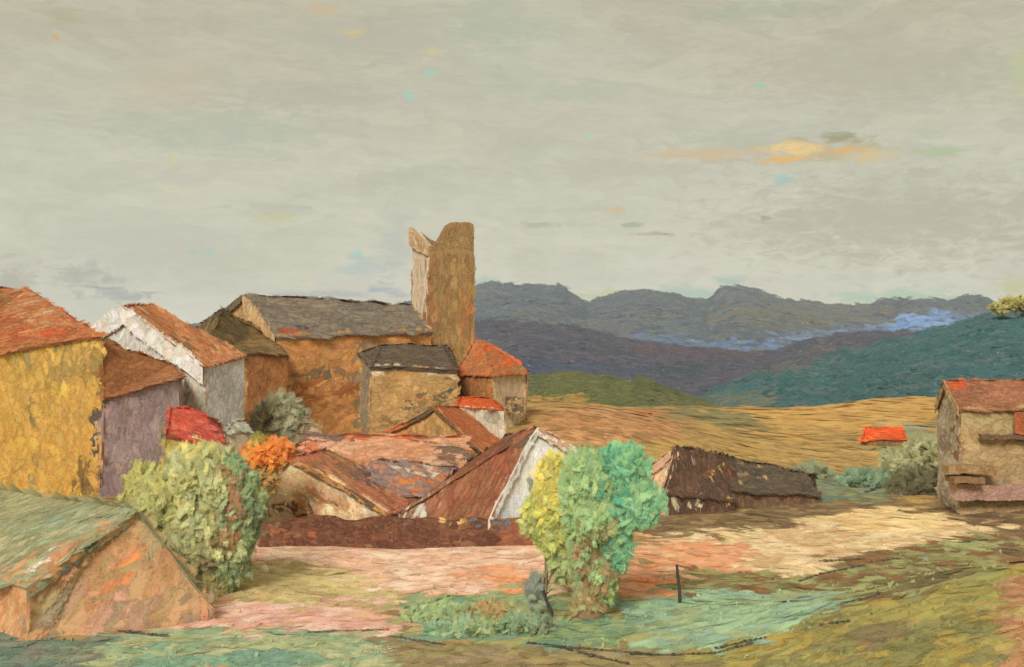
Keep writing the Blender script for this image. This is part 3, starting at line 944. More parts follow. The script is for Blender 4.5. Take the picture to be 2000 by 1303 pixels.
# ruined tower
def tower():
    root = empty('bell_tower', (P(865, 600, 175)[0], 176, 2.0), 'tall square ruined tower of ochre stone with jagged notched top, rising over the church', 'tower')
    c = [vec((836, 172), 0), vec((926, 174.5), 0), None, vec((804, 179), 0)]
    c[2] = c[1] + c[3] - c[0]
    top = {0: [(0, 482), (0.14, 474), (0.24, 458), (0.33, 440), (0.45, 434), (0.94, 434), (1, 438)],
           1: [(0, 438), (0.4, 452), (1, 470)], 2: [(0, 470), (0.35, 478), (0.6, 470), (1, 450)], 3: [(0, 450), (0.25, 456), (0.6, 468), (1, 480)]}
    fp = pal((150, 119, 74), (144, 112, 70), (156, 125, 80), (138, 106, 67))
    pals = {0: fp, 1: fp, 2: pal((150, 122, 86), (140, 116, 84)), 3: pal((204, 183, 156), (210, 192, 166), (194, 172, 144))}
    mb = MB()
    cen = (c[0] + c[2]) / 2
    for s in range(4):
        a, b = c[s], c[(s + 1) % 4]
        n = 9
        zs = []
        for i in range(n + 1):
            f = i / n
            p = a + (b - a) * f
            py = np.interp(f, [t[0] for t in top[s]], [t[1] for t in top[s]])
            zs.append(zat(py, p[1]) + (rng.uniform(-0.1, 0.1) if 0 < i < n else 0))
        lo = 2.0; zmid = min(zs) - 0.6
        a0, b0 = np.array([*a[:2], lo]), np.array([*b[:2], lo])
        am, bm = np.array([*a[:2], zmid]), np.array([*b[:2], zmid])
        zn = [(890, 560, 935, 700, pal((168, 118, 70), (158, 112, 66)), 0.5), (832, 480, 850, 640, pal((160, 118, 78), (150, 106, 68)), 0.75), (800, 430, 930, 480, pal((154, 124, 86), (146, 116, 78)), 0.45) if s == 0 else (0, 0, 1, 1, fp, 0)]
        coat(mb, [a0, b0, bm, am], pals[s], 2.6, 0.55, 90, 0.10, cover=2.6, edge=0.05, k=1 / ILL_W, zones=zn)
        for i in range(n):
            p, q = a + (b - a) * (i / n), a + (b - a) * ((i + 1) / n)
            poly = [np.array([*p[:2], zmid]), np.array([*q[:2], zmid]), np.array([*q[:2], zs[i + 1]]), np.array([*p[:2], zs[i]])]
            coat(mb, poly, pals[s], 0.9, 0.35, 90, 0.3, cover=2.4, edge=0.05, k=1 / ILL_W, zones=zn if s == 0 else ())
            # inner face and wall head
            pi_, qi_ = p + (cen - p) * 0.22, q + (cen - q) * 0.22
            inner = [np.array([*qi_[:2], zmid - 2]), np.array([*pi_[:2], zmid - 2]), np.array([*pi_[:2], zs[i] - 0.1]), np.array([*qi_[:2], zs[i + 1] - 0.1])]
            coat(mb, inner, pals[2], 0.8, 0.3, 90, 0.3, cover=1.6, edge=0.05, k=1 / ILL_W)
            head = [np.array([*p[:2], zs[i]]), np.array([*q[:2], zs[i + 1]]), inner[3], inner[2]]
            mb.face([head[0], head[1], head[2], head[3]], pals[s].mean(0))
    zc = zat(500, 172)
    ins = [ci + (cen - ci) * 0.2 for ci in c]
    mb.face([np.array([*p[:2], zc]) for p in ins], pals[2].mean(0))
    mb.build('wall', M_mid, root)
    # broken coping on the near-left face
    mb = MB()
    a, b = c[3], c[0]
    o = np.cross(b - a, [0, 0, 1.0]); o /= np.linalg.norm(o)
    if np.dot(o, (a + b) / 2 - cen) < 0: o = -o
    q0 = np.array([*(a + o * 0.05)[:2], zat(452, 179)]); q1 = np.array([*(b + o * 0.05)[:2], zat(484, 172)])
    e0, e1 = q0 + o * 0.45, q1 + o * 0.25
    hgt = np.array([0, 0, 1.7])
    poly = [e0 - hgt * 1.3, e1 - hgt * 0.6, e1 + hgt * 0.15, e0 + hgt * 0.4]
    if np.dot(np.cross(poly[1] - poly[0], poly[2] - poly[0]), o) < 0: poly = poly[::-1]
    coat(mb, poly, pal((198, 168, 130), (186, 150, 108), (208, 182, 148)), 1.3, 0.4, -35, 0.2, edge=0.08, k=1 / ILL_W)
    inn = [p - o * 0.6 for p in poly]
    for i in range(4):
        j = (i + 1) % 4
        mb.face([poly[i], inn[i], inn[j], poly[j]], lin((176, 146, 112)))
    mb.build('coping', M_mid, root)


tower()
# porch block
building('sacristy', 'ochre block with dark brown roof and pale eaves line in front of the church', 'building',
         [(724, 139), (893, 142), (880, 152), (705, 149)], 2.0, [719, 722, 690, 690], [(744, 676, 146), (864, 675, 149)], gable=(False, False),
         wall=pal((186, 148, 94), (180, 142, 88), (192, 154, 100), (174, 138, 88)), walls={'left': pal((174, 162, 134), (186, 160, 120), (150, 140, 118))},
         roof=pal((104, 88, 70), (96, 80, 64), (112, 94, 76)), mat=M_mid, rang=0, wang=5, wL=1.5, wW=0.45, thick=0.35,
         wz=[(722, 714, 880, 732, pal((206, 188, 156), (196, 176, 140)), 0.85), (800, 770, 890, 795, pal((186, 118, 70), (110, 94, 66)), 0.5), (870, 740, 895, 800, pal((90, 84, 68), (130, 108, 74)), 0.6),
             (780, 790, 880, 805, pal((140, 116, 74),), 0.4), (755, 815, 800, 850, pal((140, 114, 74),), 0.5)])
# apse with orange tiles
building('apse_house', 'low building with bright orange pyramid roof at the foot of the tower', 'house',
         [(890, 150), (962, 145), (1027, 151), (968, 159)], 4.0, [728, 732, 722, 712], [(930, 668, 152), (940, 667, 152)], gable=(False, False),
         walls={'front': pal((164, 112, 66), (158, 106, 62), (170, 120, 74)), 'right': pal((212, 188, 152), (204, 180, 144), (216, 194, 160)), 'left': pal((160, 110, 66)), 'back': pal((160, 110, 66))},
         roof=pal((196, 112, 62), (182, 116, 70), (170, 120, 74), (214, 104, 54)), mat=M_mid, rang=30, over=0.5,
         rz=[(925, 660, 1000, 690, pal((222, 104, 48), (210, 110, 60)), 0.6)], wz=[(890, 725, 900, 810, pal((90, 80, 64),), 0.5)])
slabbox(None, 'buttress', P(1003, 806, 146), P(1027, 806, 147), 1.9, 1.5, pal((110, 90, 64), (90, 76, 58), (180, 150, 110)), mat=M_mid)
tag(bpy.data.objects['buttress'], 'small dark stone buttress at the right foot of the orange roofed apse', 'buttress')
# white-walled house under the apse
building('white_wall_house', 'small house with bright orange ridge and white front wall below the apse', 'house',
         [(894, 131), (986, 134), (982, 139), (894, 137)], 1.5, [797, 803, 795, 790], [(897, 779, 134), (962, 783, 136)], gable=(False, False),
         wall=pal((214, 196, 172), (222, 208, 186), (206, 176, 148), (216, 204, 182)), roof=pal((226, 100, 44), (214, 96, 44), (200, 100, 54)), rang=5, over=0.05, thick=0.12,
         wz=[(955, 790, 990, 830, pal((176, 162, 140), (190, 180, 160)), 0.7)])
# ochre gable house with orange rake
building('ochre_gable_house', 'ochre gabled house with orange roof edge running down in front of the white wall', 'house',
         [(944, 122), (984, 127.5), (790, 137), (745, 128)], 1.0, [888, 866, 850, 852], [(852, 799, 126), (893, 800, 131)],
         wall=pal((186, 142, 86), (178, 134, 80), (192, 150, 94)), roof=pal((192, 104, 58), (184, 112, 68), (178, 100, 58)), rang=90, verge=[(0, pal((190, 104, 58), (120, 96, 66), (96, 80, 60)), 0.35, (0, 1))],
         wz=[(840, 830, 930, 880, pal((150, 122, 78), (170, 128, 78)), 0.4)])
# low houses with peach roof
building('peach_roof_house', 'long low house with peach coloured roof in the middle of the village', 'house',
         [(590, 113), (912, 115), (912, 123), (600, 121)], 0.0, [940, 948, 900, 900], [(598, 852, 118), (905, 857, 120)],
         wall=pal((140, 110, 80), (120, 92, 70)), roof=pal((210, 152, 112), (216, 160, 120), (204, 142, 102), (212, 164, 130)), rang=-4, rL=1.7, rW=0.4,
         rz=[(560, 842, 660, 905, pal((216, 120, 76), (150, 110, 96), (120, 96, 84)), 0.6), (660, 845, 870, 864, pal((206, 96, 54), (150, 90, 62), (196, 124, 84)), 0.6), (720, 905, 800, 950, pal((116, 98, 90), (190, 160, 136)), 0.5),
             (800, 915, 860, 935, pal((202, 186, 160), (176, 150, 126)), 0.6), (850, 870, 910, 950, pal((130, 100, 78), (180, 140, 104), (110, 92, 84)), 0.6)])
building('mauve_roof_outhouse', 'low outhouse with mauve and rust roof between the peach roof and the big brown roof', 'outhouse',
         [(742, 111), (872, 110.5), (905, 115), (738, 116)], 0.0, [968, 962, 930, 930], [(722, 902, 114), (884, 914, 114)],
         wall=pal((150, 110, 80), (130, 96, 76)), roof=pal((146, 122, 116), (156, 130, 118), (176, 124, 94), (134, 112, 108)), rang=-25, rL=1.1, rW=0.34,
         rz=[(790, 925, 860, 960, pal((204, 124, 66), (190, 110, 62)), 0.6), (770, 905, 860, 925, pal((206, 170, 136), (196, 184, 160)), 0.4)])
# tan gable house
building('tan_gable_house', 'house with broad tan gable and red brown roof behind the dark low wall', 'house',
         [(757, 106), (828, 112), (560, 120), (480, 113)], 0.0, [1004, 978, 980, 985], [(572, 896, 110.5), (648, 880, 117)],
         walls={'left': pal((232, 202, 158), (226, 196, 150), (236, 208, 166), (226, 188, 140))}, wall=pal((170, 120, 80), (150, 100, 70)),
         roof=pal((190, 118, 84), (182, 110, 76), (196, 126, 92), (164, 104, 76), (194, 140, 94)), rang=65, rL=1.3, verge=[(0, pal((96, 80, 64), (196, 146, 84), (120, 84, 60), (176, 132, 84)), 0.35, (0, 1))],
         wz=[(560, 960, 770, 1020, pal((206, 190, 160), (196, 174, 140), (190, 150, 104), (202, 160, 118)), 0.8), (520, 985, 650, 1020, pal((104, 72, 52), (130, 90, 62)), 0.5), (555, 958, 640, 985, pal((190, 116, 60), (204, 140, 90)), 0.35)],
         rz=[(620, 860, 720, 930, pal((186, 130, 82), (140, 100, 80), (150, 112, 70)), 0.6), (690, 900, 800, 950, pal((112, 94, 90), (126, 104, 98)), 0.6), (770, 925, 840, 975, pal((196, 116, 62), (130, 104, 100), (170, 110, 70)), 0.55)], wang=-20)
# big brown roof with white gable
building('white_gable_cottage', 'cottage with big red brown roof and bright white gable beside the tall green tree', 'house',
         [(762, 107), (950, 103), (1150, 110), (1010, 117)], 0.0, [1020, 1016, 905, 905], [(990, 852, 112.5), (1047, 838, 107)], gable=(False, True),
         wall=pal((130, 84, 60), (118, 76, 56)), walls={'right': pal((234, 230, 220), (228, 222, 210), (238, 234, 224), (222, 216, 200))},
         roof=pal((152, 96, 63), (144, 89, 58), (158, 104, 71), (148, 85, 61)), roofs={'left': pal((150, 110, 84), (130, 100, 84), (186, 150, 118))}, rang=90, rL=2.0, rW=0.36,
         wz=[(1090, 870, 1150, 930, pal((196, 190, 160), (160, 170, 150), (206, 196, 170)), 0.6), (1030, 940, 1150, 1010, pal((150, 160, 140),), 0.5)],
         rz=[(740, 985, 830, 1030, pal((206, 196, 176), (198, 160, 130), (214, 206, 190)), 0.75), (800, 930, 900, 990, pal((186, 150, 116), (170, 128, 96), (160, 104, 70)), 0.45), (980, 830, 1050, 875, pal((120, 86, 62), (100, 80, 62)), 0.5),
             (900, 1005, 980, 1030, pal((156, 84, 72),), 0.5)],
         verge=[(1, pal((236, 232, 222), (228, 224, 212)), 0.85, (0,)), (1, pal((222, 214, 196), (206, 196, 176), (190, 150, 120), (230, 224, 208)), 0.75, (1,))])
# small house with red roof, behind the left tree
building('red_roof_shed', 'small yellow walled house with scarlet roof behind the broad left tree', 'house',
         [(322, 97), (436, 99), (430, 104), (330, 102)], 0.3, [846, 868, 835, 830], [(335, 799, 99.5), (398, 806, 101)], gable=(False, False),
         wall=pal((206, 184, 100), (196, 172, 96), (212, 196, 130)), roof=pal((220, 100, 76), (206, 88, 68), (228, 112, 86), (196, 82, 66)), rang=-30, rL=0.9,
         wz=[(385, 860, 410, 900, pal((228, 210, 160),), 0.8)], rz=[(395, 825, 450, 870, pal((206, 108, 92), (196, 84, 66)), 0.6), (300, 800, 325, 840, pal((214, 104, 90),), 0.5)])
building('whitewashed_hut', 'tiny whitewashed hut between the red roof and the orange shrub', 'hut',
         [(438, 103), (488, 105), (484, 109), (436, 107)], 0.3, [846, 842, 838, 838], [(450, 826, 105), (474, 824, 106)], gable=(False, False),
         wall=pal((208, 194, 164), (214, 202, 176), (190, 176, 148)), roof=pal((206, 196, 172), (170, 168, 150), (130, 128, 114)), over=0.1, rL=0.7, rW=0.25, wL=0.8, wW=0.3)
# barns on the right
BR = pal((94, 70, 55), (88, 65, 52), (102, 76, 61), (84, 62, 50))
building('dark_barn', 'dark brown barn with pale pink gable just right of the green tree', 'barn',
         [(1300, 116), (1436, 118), (1425, 127), (1240, 121)], 0.2, [962, 975, 930, 944], [(1326, 880, 119), (1430, 896, 123)],
         wall=BR, walls={'left': pal((224, 190, 150), (214, 178, 136), (230, 200, 164))}, roof=pal((98, 73, 57), (90, 70, 56), (110, 81, 62)), rang=80,
         rz=[(1310, 880, 1370, 905, pal((176, 150, 130), (110, 84, 68)), 0.4), (1380, 910, 1430, 935, pal((150, 84, 50), (206, 160, 90)), 0.4)],
         wz=[(1300, 965, 1370, 1005, pal((190, 176, 140), (110, 80, 64)), 0.4), (1422, 940, 1440, 990, pal((206, 160, 80),), 0.8)],
         verge=[(0, pal((210, 176, 138), (196, 160, 124)), 0.7, (0, 1))])
building('long_barn', 'long low brown barn with yellow strip under its eaves beside the dark barn', 'barn',
         [(1437, 119), (1600, 124), (1590, 133), (1432, 129)], 0.2, [956, 968, 930, 930], [(1425, 896, 124), (1565, 922, 129)],
         wall=pal((124, 96, 72), (114, 88, 68), (130, 102, 78)), roof=pal((104, 88, 70), (112, 94, 74), (92, 80, 66)), rang=0,
         wz=[(1425, 936, 1515, 952, pal((212, 168, 88), (206, 176, 110)), 0.85), (1422, 940, 1438, 990, pal((206, 164, 88),), 0.7)],
         rz=[(1420, 900, 1490, 945, pal((150, 120, 90), (190, 160, 110), (110, 92, 72)), 0.35)])
# house at the right edge
rh, rb, re_, rR = building('tan_farmhouse', 'tan two storey farmhouse with rust red roof and rough white gable at the right edge', 'house',
         [(1876, 119), (2080, 123), (2060, 133), (1832, 127)], 0.3, [803, 798, 780, 794], [(1850, 745, 123), (2075, 750, 128)],
         wall=pal((176, 150, 108), (170, 142, 102), (184, 156, 112), (172, 146, 98)), walls={'left': pal((196, 184, 160), (186, 168, 140), (206, 196, 176), (170, 150, 124))},
         roof=pal((162, 106, 74), (154, 100, 70), (170, 114, 82)), rang=0, wang=5,
         wz=[(1880, 800, 2000, 835, pal((176, 160, 108), (182, 162, 112)), 0.6), (1870, 930, 2000, 990, pal((150, 140, 110), (160, 140, 110)), 0.7), (1862, 815, 1885, 900, pal((150, 110, 80), (196, 184, 160)), 0.5)],
         rz=[(1855, 740, 1890, 765, pal((206, 96, 50),), 0.6)],
         verge=[(0, pal((186, 158, 112), (196, 172, 130)), 0.7, (0, 1))])
slabbox(rh, 'ledge', P(1850, 925, 117), P(1955, 928, 117.5), 0.75, 1.6, pal((156, 128, 88), (140, 108, 70)))
slabbox(rh, 'ledge', P(1862, 945, 116.5), P(1925, 946, 117), 0.55, 1.9, pal((140, 106, 70), (126, 96, 66)))
slabbox(rh, 'plinth', P(1868, 977, 117.5), P(2030, 977, 120.5), 1.45, 1.2, pal((170, 134, 116), (178, 142, 124), (160, 130, 110)), label='dusty pink plinth')
slabbox(rh, 'beam', P(1918, 857, 118.7), P(2050, 861, 121.5), 0.35, 0.4, pal((122, 94, 72), (108, 84, 66)))
slabbox(rh, 'shutter', P(1987, 850, 120.0), P(2025, 850, 121.0), 2.1, 0.25, pal((176, 98, 62), (166, 92, 58)), L=1.2, label='rust red shutter')
# far farm roofs
building('far_red_roof_barn', 'far low barn with vivid orange red roof alone in the ochre fields', 'barn',
         [(1682, 176), (1768, 177), (1764, 183), (1686, 182)], -0.5, [860, 858, 855, 855], [(1694, 839, 179), (1756, 838, 180)], gable=(False, False),
         wall=pal((136, 108, 68), (120, 98, 64)), roof=pal((238, 98, 40), (230, 92, 38), (244, 110, 52)), mat=M_mid, rang=0, rL=1.6, rW=0.45, over=0.3)
building('far_faded_roof_barn', 'far barn with faded orange roof above the green tree, below the olive hill', 'barn',
         [(1178, 176), (1292, 178), (1286, 186), (1184, 184)], -0.2, [828, 834, 820, 820], [(1200, 806, 180), (1270, 808, 182)], gable=(False, False),
         wall=pal((176, 136, 84), (160, 126, 82)), roof=pal((204, 112, 66), (190, 124, 80), (214, 98, 54)), mat=M_mid, rang=0, rL=1.6, rW=0.45, over=0.3)
# foreground shed with mossy roof
MOSS = pal((160, 154, 110), (166, 160, 116), (152, 150, 110), (174, 166, 124), (150, 156, 120))
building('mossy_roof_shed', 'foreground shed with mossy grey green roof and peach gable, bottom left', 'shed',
         [(-330, 90), (52, 74), (408, 79), (-40, 99)], -0.5, [1060, 1152, 1178, 1090], [(-70, 950, 94), (257, 1002, 79)],
         wall=pal((196, 150, 104), (206, 148, 100)), walls={'right': pal((188, 146, 106), (184, 138, 94), (194, 140, 100), (176, 142, 102), (166, 142, 100))},
         roof=MOSS, rang=50, rL=2.2, rW=0.55, wL=1.9, wW=0.6, wang=55, over=0.12, thick=0.12, edge=0.5,
         wz=[(150, 1020, 270, 1180, pal((206, 132, 80), (170, 140, 96), (190, 140, 96)), 0.35), (270, 1010, 410, 1130, pal((160, 144, 102), (172, 148, 106)), 0.55), (150, 1185, 420, 1250, pal((156, 132, 104), (176, 140, 112), (196, 148, 122)), 0.55), (60, 1150, 150, 1260, pal((132, 128, 114), (150, 130, 104)), 0.5)],
         rz=[(60, 1000, 262, 1150, pal((164, 170, 132), (176, 180, 138), (150, 164, 136)), 0.45), (150, 1010, 262, 1060, pal((164, 166, 130), (176, 176, 136)), 0.6), (36, 1100, 90, 1140, pal((224, 216, 190), (206, 180, 140)), 0.6), (80, 1065, 130, 1110, pal((214, 202, 170), (190, 140, 96), (172, 170, 130)), 0.5), (120, 1030, 170, 1070, pal((206, 190, 156), (190, 140, 96), (162, 160, 120)), 0.4),
             (0, 1110, 60, 1180, pal((196, 150, 104), (190, 156, 110)), 0.6)],
         verge=[(1, pal((136, 138, 112), (96, 98, 90), (170, 172, 134), (190, 134, 88), (150, 150, 118)), 0.7, (0,))])  # verge greys paint the shade under the roof edge, mixed with moss, orange


# long dark garden wall in front of the village
def garden_wall():
    mb = MB()
    xs = np.linspace(506, 1090, 26)
    tops = 1014 + (fbm(xs / 40.0, xs * 0, 77) - 0.5) * 14 + np.where(xs < 620, 4, 0)
    bots = np.full(len(xs), 1068.0)
    dark = pal((104, 66, 48), (96, 60, 44), (118, 76, 54), (130, 92, 64), (90, 58, 44))
    pA, pB = pal((150, 92, 64), (136, 84, 58), (124, 80, 58)), dark
    for i in range(len(xs) - 1):
        Y0, Y1 = 102.5 + 0.2 * i / 25, 102.5 + 0.2 * (i + 1) / 25
        a, b = P(xs[i], bots[i], Y0), P(xs[i + 1], bots[i + 1], Y1)
        c, d = P(xs[i + 1], tops[i + 1], Y1), P(xs[i], tops[i], Y0)
        a[2] = b[2] = -0.3
        coat(mb, [a, b, c, d], pA if xs[i] > 950 else pB, 1.2, 0.3, 0, 0.15, edge=0.15, k=1 / ILL_W, cover=3.0,
             zones=[(850, 1010, 925, 1032, pal((212, 170, 110), (150, 120, 70), (120, 80, 60)), 0.6), (925, 1012, 1040, 1030, pal((92, 106, 112), (110, 116, 110), (130, 84, 62)), 0.6),
                    (510, 1030, 640, 1050, pal((150, 86, 54), (110, 74, 54)), 0.5), (750, 1010, 800, 1030, pal((84, 66, 58),), 0.6)])
        bk = np.array([0, 0.7, 0])
        coat(mb, [d, c, c + bk, d + bk], pA if xs[i] > 900 else pB, 0.8, 0.3, 0, 0.3, edge=0.1, k=1 / ILL_W, cover=2)
        mb.face([b + bk, a + bk, d + bk, c + bk], dark.mean(0))
    for i, s in ((0, 1), (-1, -1)):
        a = P(xs[i], bots[i], 102.5); a[2] = -0.3; d = P(xs[i], tops[i], 102.5)
        bk = np.array([0, 0.7, 0])
        mb.face([a, d, d + bk, a + bk], dark.mean(0))
    o = mb.build('garden_wall', M_near)
    tag(o, 'long low dark red brown wall along the far side of the peach field', 'wall')


garden_wall()


# ------------------------------------------------------------------ trees and shrubs
def tube(mb, pts, rad, col, n=8):
    pts = np.asarray(pts, float)
    ring = []
    for i, p in enumerate(pts):
        d = pts[min(i + 1, len(pts) - 1)] - pts[max(i - 1, 0)]
        d /= np.linalg.norm(d)
        a = np.cross(d, [0.3, 1, 0.1]); a /= np.linalg.norm(a); b = np.cross(d, a)
        th = np.linspace(0, 2 * math.pi, n, endpoint=False)
        rr = rad[i] * (1 + 0.15 * rng.uniform(-1, 1, n))
        ring.append(p + (np.cos(th) * rr)[:, None] * a + (np.sin(th) * rr)[:, None] * b)
    v = np.concatenate(ring)
    q = []
    for i in range(len(pts) - 1):
        for k in range(n):
            q.append((i * n + k, i * n + (k + 1) % n, (i + 1) * n + (k + 1) % n, (i + 1) * n + k))
    c = pick(col, len(v)); mb.add(v, quads=q, col=c)


def foliage(mb, blobs, Y, size, cov=3.0, vertical=0.7, zones=(), k=1.0, zcut=None):
    """blobs: (px, py, rx_px, ry_px, depth offset, palette)"""
    for (bx, by, rx, ry, dy, pa) in blobs:
        c = P(bx, by, Y + dy)
        s = (Y + dy) / FL
        ax, az_ = rx * s, ry * s
        ay = (ax * 0.5 + min(ax, az_) * 0.5)
        c[2] = max(c[2], float(terrain(c[0], c[1])) + 0.45 * az_)
        area = 4 * math.pi * ((ax * az_ + ax * ay + ay * az_) / 3)
        m = int(area * cov / (size * size * 1.1)) + 8
        m = min(m, 5200)
        d = rng.normal(0, 1, (m, 3)); d /= np.linalg.norm(d, axis=1, keepdims=True)
        lump = fbm(d[:, 0] * 2.2 + bx, d[:, 2] * 2.2 + by, 61)
        r = (0.76 + 0.36 * (lump - 0.35)) * rng.uniform(0.55, 1.0, m) ** 0.45
        r *= np.where(rng.random(m) < 0.06, 1.13, 1.0)
        pos = c + d * r[:, None] * np.array([ax, ay, az_]) * 1.12
        T = rng.normal(0, 1, (m, 3)) * (1 - vertical) + np.array([0, 0, 1.0]) * vertical * rng.choice([-1, 1], m)[:, None]
        T[:, 0] += rng.normal(0, 0.22, m)
        N = 0.4 * d + np.array([0, -0.6, 0.45]) + rng.normal(0, 0.07, (m, 3))
        N -= T * (N * T).sum(1, keepdims=True) / (T * T).sum(1, keepdims=True)
        N /= np.linalg.norm(N, axis=1, keepdims=True)
        L = size * rng.uniform(1.6, 4.2, m); Wd = size * rng.uniform(0.7, 1.5, m)
        cl = fbm(pos[:, 0] * 0.5 + 10, pos[:, 2] * 0.5, 71)
        col = pick(pa, m, cl)
        px, py = proj(pos)
        for z in zones:
            x0, y0, x1, y1, zp, pr = z
            jx = px + rng.normal(0, 9, m); jy = py + rng.normal(0, 9, m)
            sel = (jx > x0) & (jx < x1) & (jy > y0) & (jy < y1) & (rng.random(m) < pr)
            if sel.any(): col[sel] = pick(zp, int(sel.sum()))
        g = terrain(pos[:, 0], pos[:, 1])
        ok = pos[:, 2] > g + 0.05
        strokes(mb, pos[ok], T[ok], N[ok], L[ok], Wd[ok], (col[ok] * 0.85 + 0.15 * col[ok].mean(0)) * k * 1.3, nseg=5, jag=0.35, bend=0.2)


def tree(name, label, cat, base, blobs, Y, size, trunk_px, bark, zones=(), group=None, cov=3.0, r0=0.35, limbs=5, vertical=0.7, k=1.0, mat=None):
    bx = (base - 1000) / FL * Y
    gz = float(terrain(bx, Y))
    root = empty(name, (bx, Y, gz), label, cat, group)
    mb = MB()
    top = P(trunk_px[0], trunk_px[1], Y)
    b0 = np.array([bx, Y, gz - 0.2])
    pts = [b0 + (top - b0) * t + np.array([math.sin(t * 5) * 0.15, math.cos(t * 4) * 0.1, 0]) for t in np.linspace(0, 1, 8)]
    tube(mb, pts, np.linspace(r0, r0 * 0.3, 8), bark)
    for i in range(limbs):
        b = blobs[i % len(blobs)]
        tgt = P(b[0] + rng.uniform(-0.5, 0.5) * b[2], b[1] + rng.uniform(-0.6, 0.3) * b[3], Y + b[4] + rng.uniform(-1, 1))
        st = pts[2 + i % 5]
        if tgt[2] < st[2]: st = pts[1]
        mid = (st + tgt) / 2 + np.array([0, 0, -0.2])
        tube(mb, [st, mid, tgt], [r0 * 0.42, r0 * 0.25, r0 * 0.08], bark, 6)
    mb.build('trunk', M_bark, root)
    mb = MB()
    foliage(mb, blobs, Y, size, cov, vertical, zones, k)
    mb.build('crown', mat or M_leaf, root)
    return root


G1 = pal((170, 170, 116), (162, 164, 116), (178, 176, 120), (154, 158, 112), (182, 174, 108))
G1b = pal((134, 152, 108), (126, 144, 100), (150, 160, 112), (110, 128, 96))
tree('broad_tree', 'broad olive green tree in front of the mauve house and red roof', 'tree', 415,
     [(395, 940, 85, 70, 0, G1), (330, 985, 72, 70, -0.5, pal((176, 168, 96), (166, 162, 100), (158, 156, 98))), (455, 985, 62, 90, 0.3, G1b), (395, 1040, 88, 76, 0, G1), (362, 1095, 52, 60, -0.4, G1),
      (440, 1080, 52, 72, 0.5, G1b), (405, 1135, 48, 44, -0.2, pal((158, 152, 98), (148, 140, 92), (166, 156, 104))), (280, 960, 34, 50, 0, pal((172, 166, 96), (164, 156, 92)))],
     86, 0.52, (410, 960), pal((140, 112, 84), (150, 110, 84)), r0=0.45,
     zones=[(425, 920, 465, 1070, pal((164, 114, 84), (156, 110, 78)), 0.6), (325, 870, 400, 900, pal((206, 188, 100), (196, 178, 98)), 0.6), (480, 960, 505, 1110, pal((90, 106, 86), (70, 80, 74)), 0.3), (390, 1030, 430, 1110, pal((136, 118, 82),), 0.5),
            (440, 880, 480, 930, pal((110, 160, 118), (120, 152, 108)), 0.6)])
TQ = pal((120, 164, 124), (132, 170, 126), (108, 158, 122), (146, 176, 122))
TQ2 = pal((146, 168, 112), (136, 164, 112), (154, 172, 110), (128, 156, 112))
tree('green_tree', 'tall turquoise green tree with thick trunk between the white gable and the dark barn', 'tree', 1150,
     [(1215, 912, 52, 42, 0, pal((112, 166, 124), (120, 172, 130), (106, 158, 120), (138, 176, 122))), (1150, 945, 56, 60, 0.2, TQ2), (1236, 985, 58, 50, -0.4, TQ), (1160, 1010, 58, 58, 0, TQ2),
      (1198, 1060, 34, 58, 0, TQ), (1138, 1080, 28, 56, 0.2, TQ2), (1176, 1120, 32, 52, 0, TQ2), (1150, 1160, 28, 44, 0, pal((146, 150, 100), (150, 138, 92), (134, 150, 104)))],
     80, 0.48, (1175, 930), pal((146, 122, 84), (150, 112, 84), (138, 120, 84)), r0=0.8,
     zones=[(1180, 960, 1235, 1000, pal((72, 142, 118), (88, 152, 124)), 0.6), (1120, 1030, 1190, 1200, pal((150, 124, 84), (142, 130, 86), (156, 112, 82)), 0.7), (1180, 885, 1215, 910, pal((84, 150, 118),), 0.5), (1190, 1050, 1230, 1130, pal((104, 156, 120), (96, 150, 118)), 0.5)])
YE = pal((198, 184, 84), (190, 178, 90), (180, 174, 98), (204, 188, 94))
tree('yellow_shrub', 'lemon yellow shrub leaning on the white gable, left of the green tree', 'shrub', 1062,
     [(1078, 940, 28, 50, 0, YE), (1086, 985, 40, 54, 0, YE), (1052, 1008, 32, 40, 0.3, pal((176, 176, 100), (160, 166, 104), (190, 182, 90))), (1078, 1035, 36, 50, 0, pal((176, 176, 96), (156, 166, 104))), (1098, 1090, 26, 44, 0, pal((160, 164, 104), (150, 158, 104)))],
     84, 0.5, (1065, 960), pal((130, 112, 78),), r0=0.16)
tree('orange_shrub', 'rusty orange shrub beside the whitewashed hut', 'shrub', 520,
     [(512, 888, 36, 26, 0, pal((214, 136, 58), (206, 122, 56), (220, 148, 70))), (540, 880, 28, 24, 0.2, pal((196, 116, 60), (206, 130, 66))), (508, 866, 14, 12, 0, pal((150, 140, 70),)), (516, 930, 26, 34, 0, pal((150, 130, 78), (170, 130, 76)))],
     104, 0.5, (520, 900), pal((110, 84, 60),), r0=0.14, vertical=0.4)
tree('grey_green_bush', 'round grey green bush against the wall of the side chapel', 'bush', 545,
     [(548, 822, 50, 44, 0, pal((142, 138, 106), (134, 132, 104), (150, 144, 110))), (585, 845, 34, 26, 0, pal((168, 140, 112), (150, 138, 108))), (510, 850, 26, 32, -1, pal((126, 122, 98), (138, 134, 106)))],
     132, 0.8, (548, 830), pal((100, 86, 66),), r0=0.2, vertical=0.5)
tree('hill_tree', 'mustard coloured tree on the crest of the green hills at the right edge', 'tree', 1985,
     [(1988, 592, 30, 9, 0, pal((158, 148, 78), (146, 138, 74), (170, 156, 84))), (1958, 600, 22, 7, 0, pal((150, 142, 84),)), (2015, 598, 26, 10, 0, pal((158, 148, 84),))],
     560, 1.8, (1985, 590), pal((110, 96, 66),), r0=0.7, vertical=0.2, mat=M_far1, limbs=3)
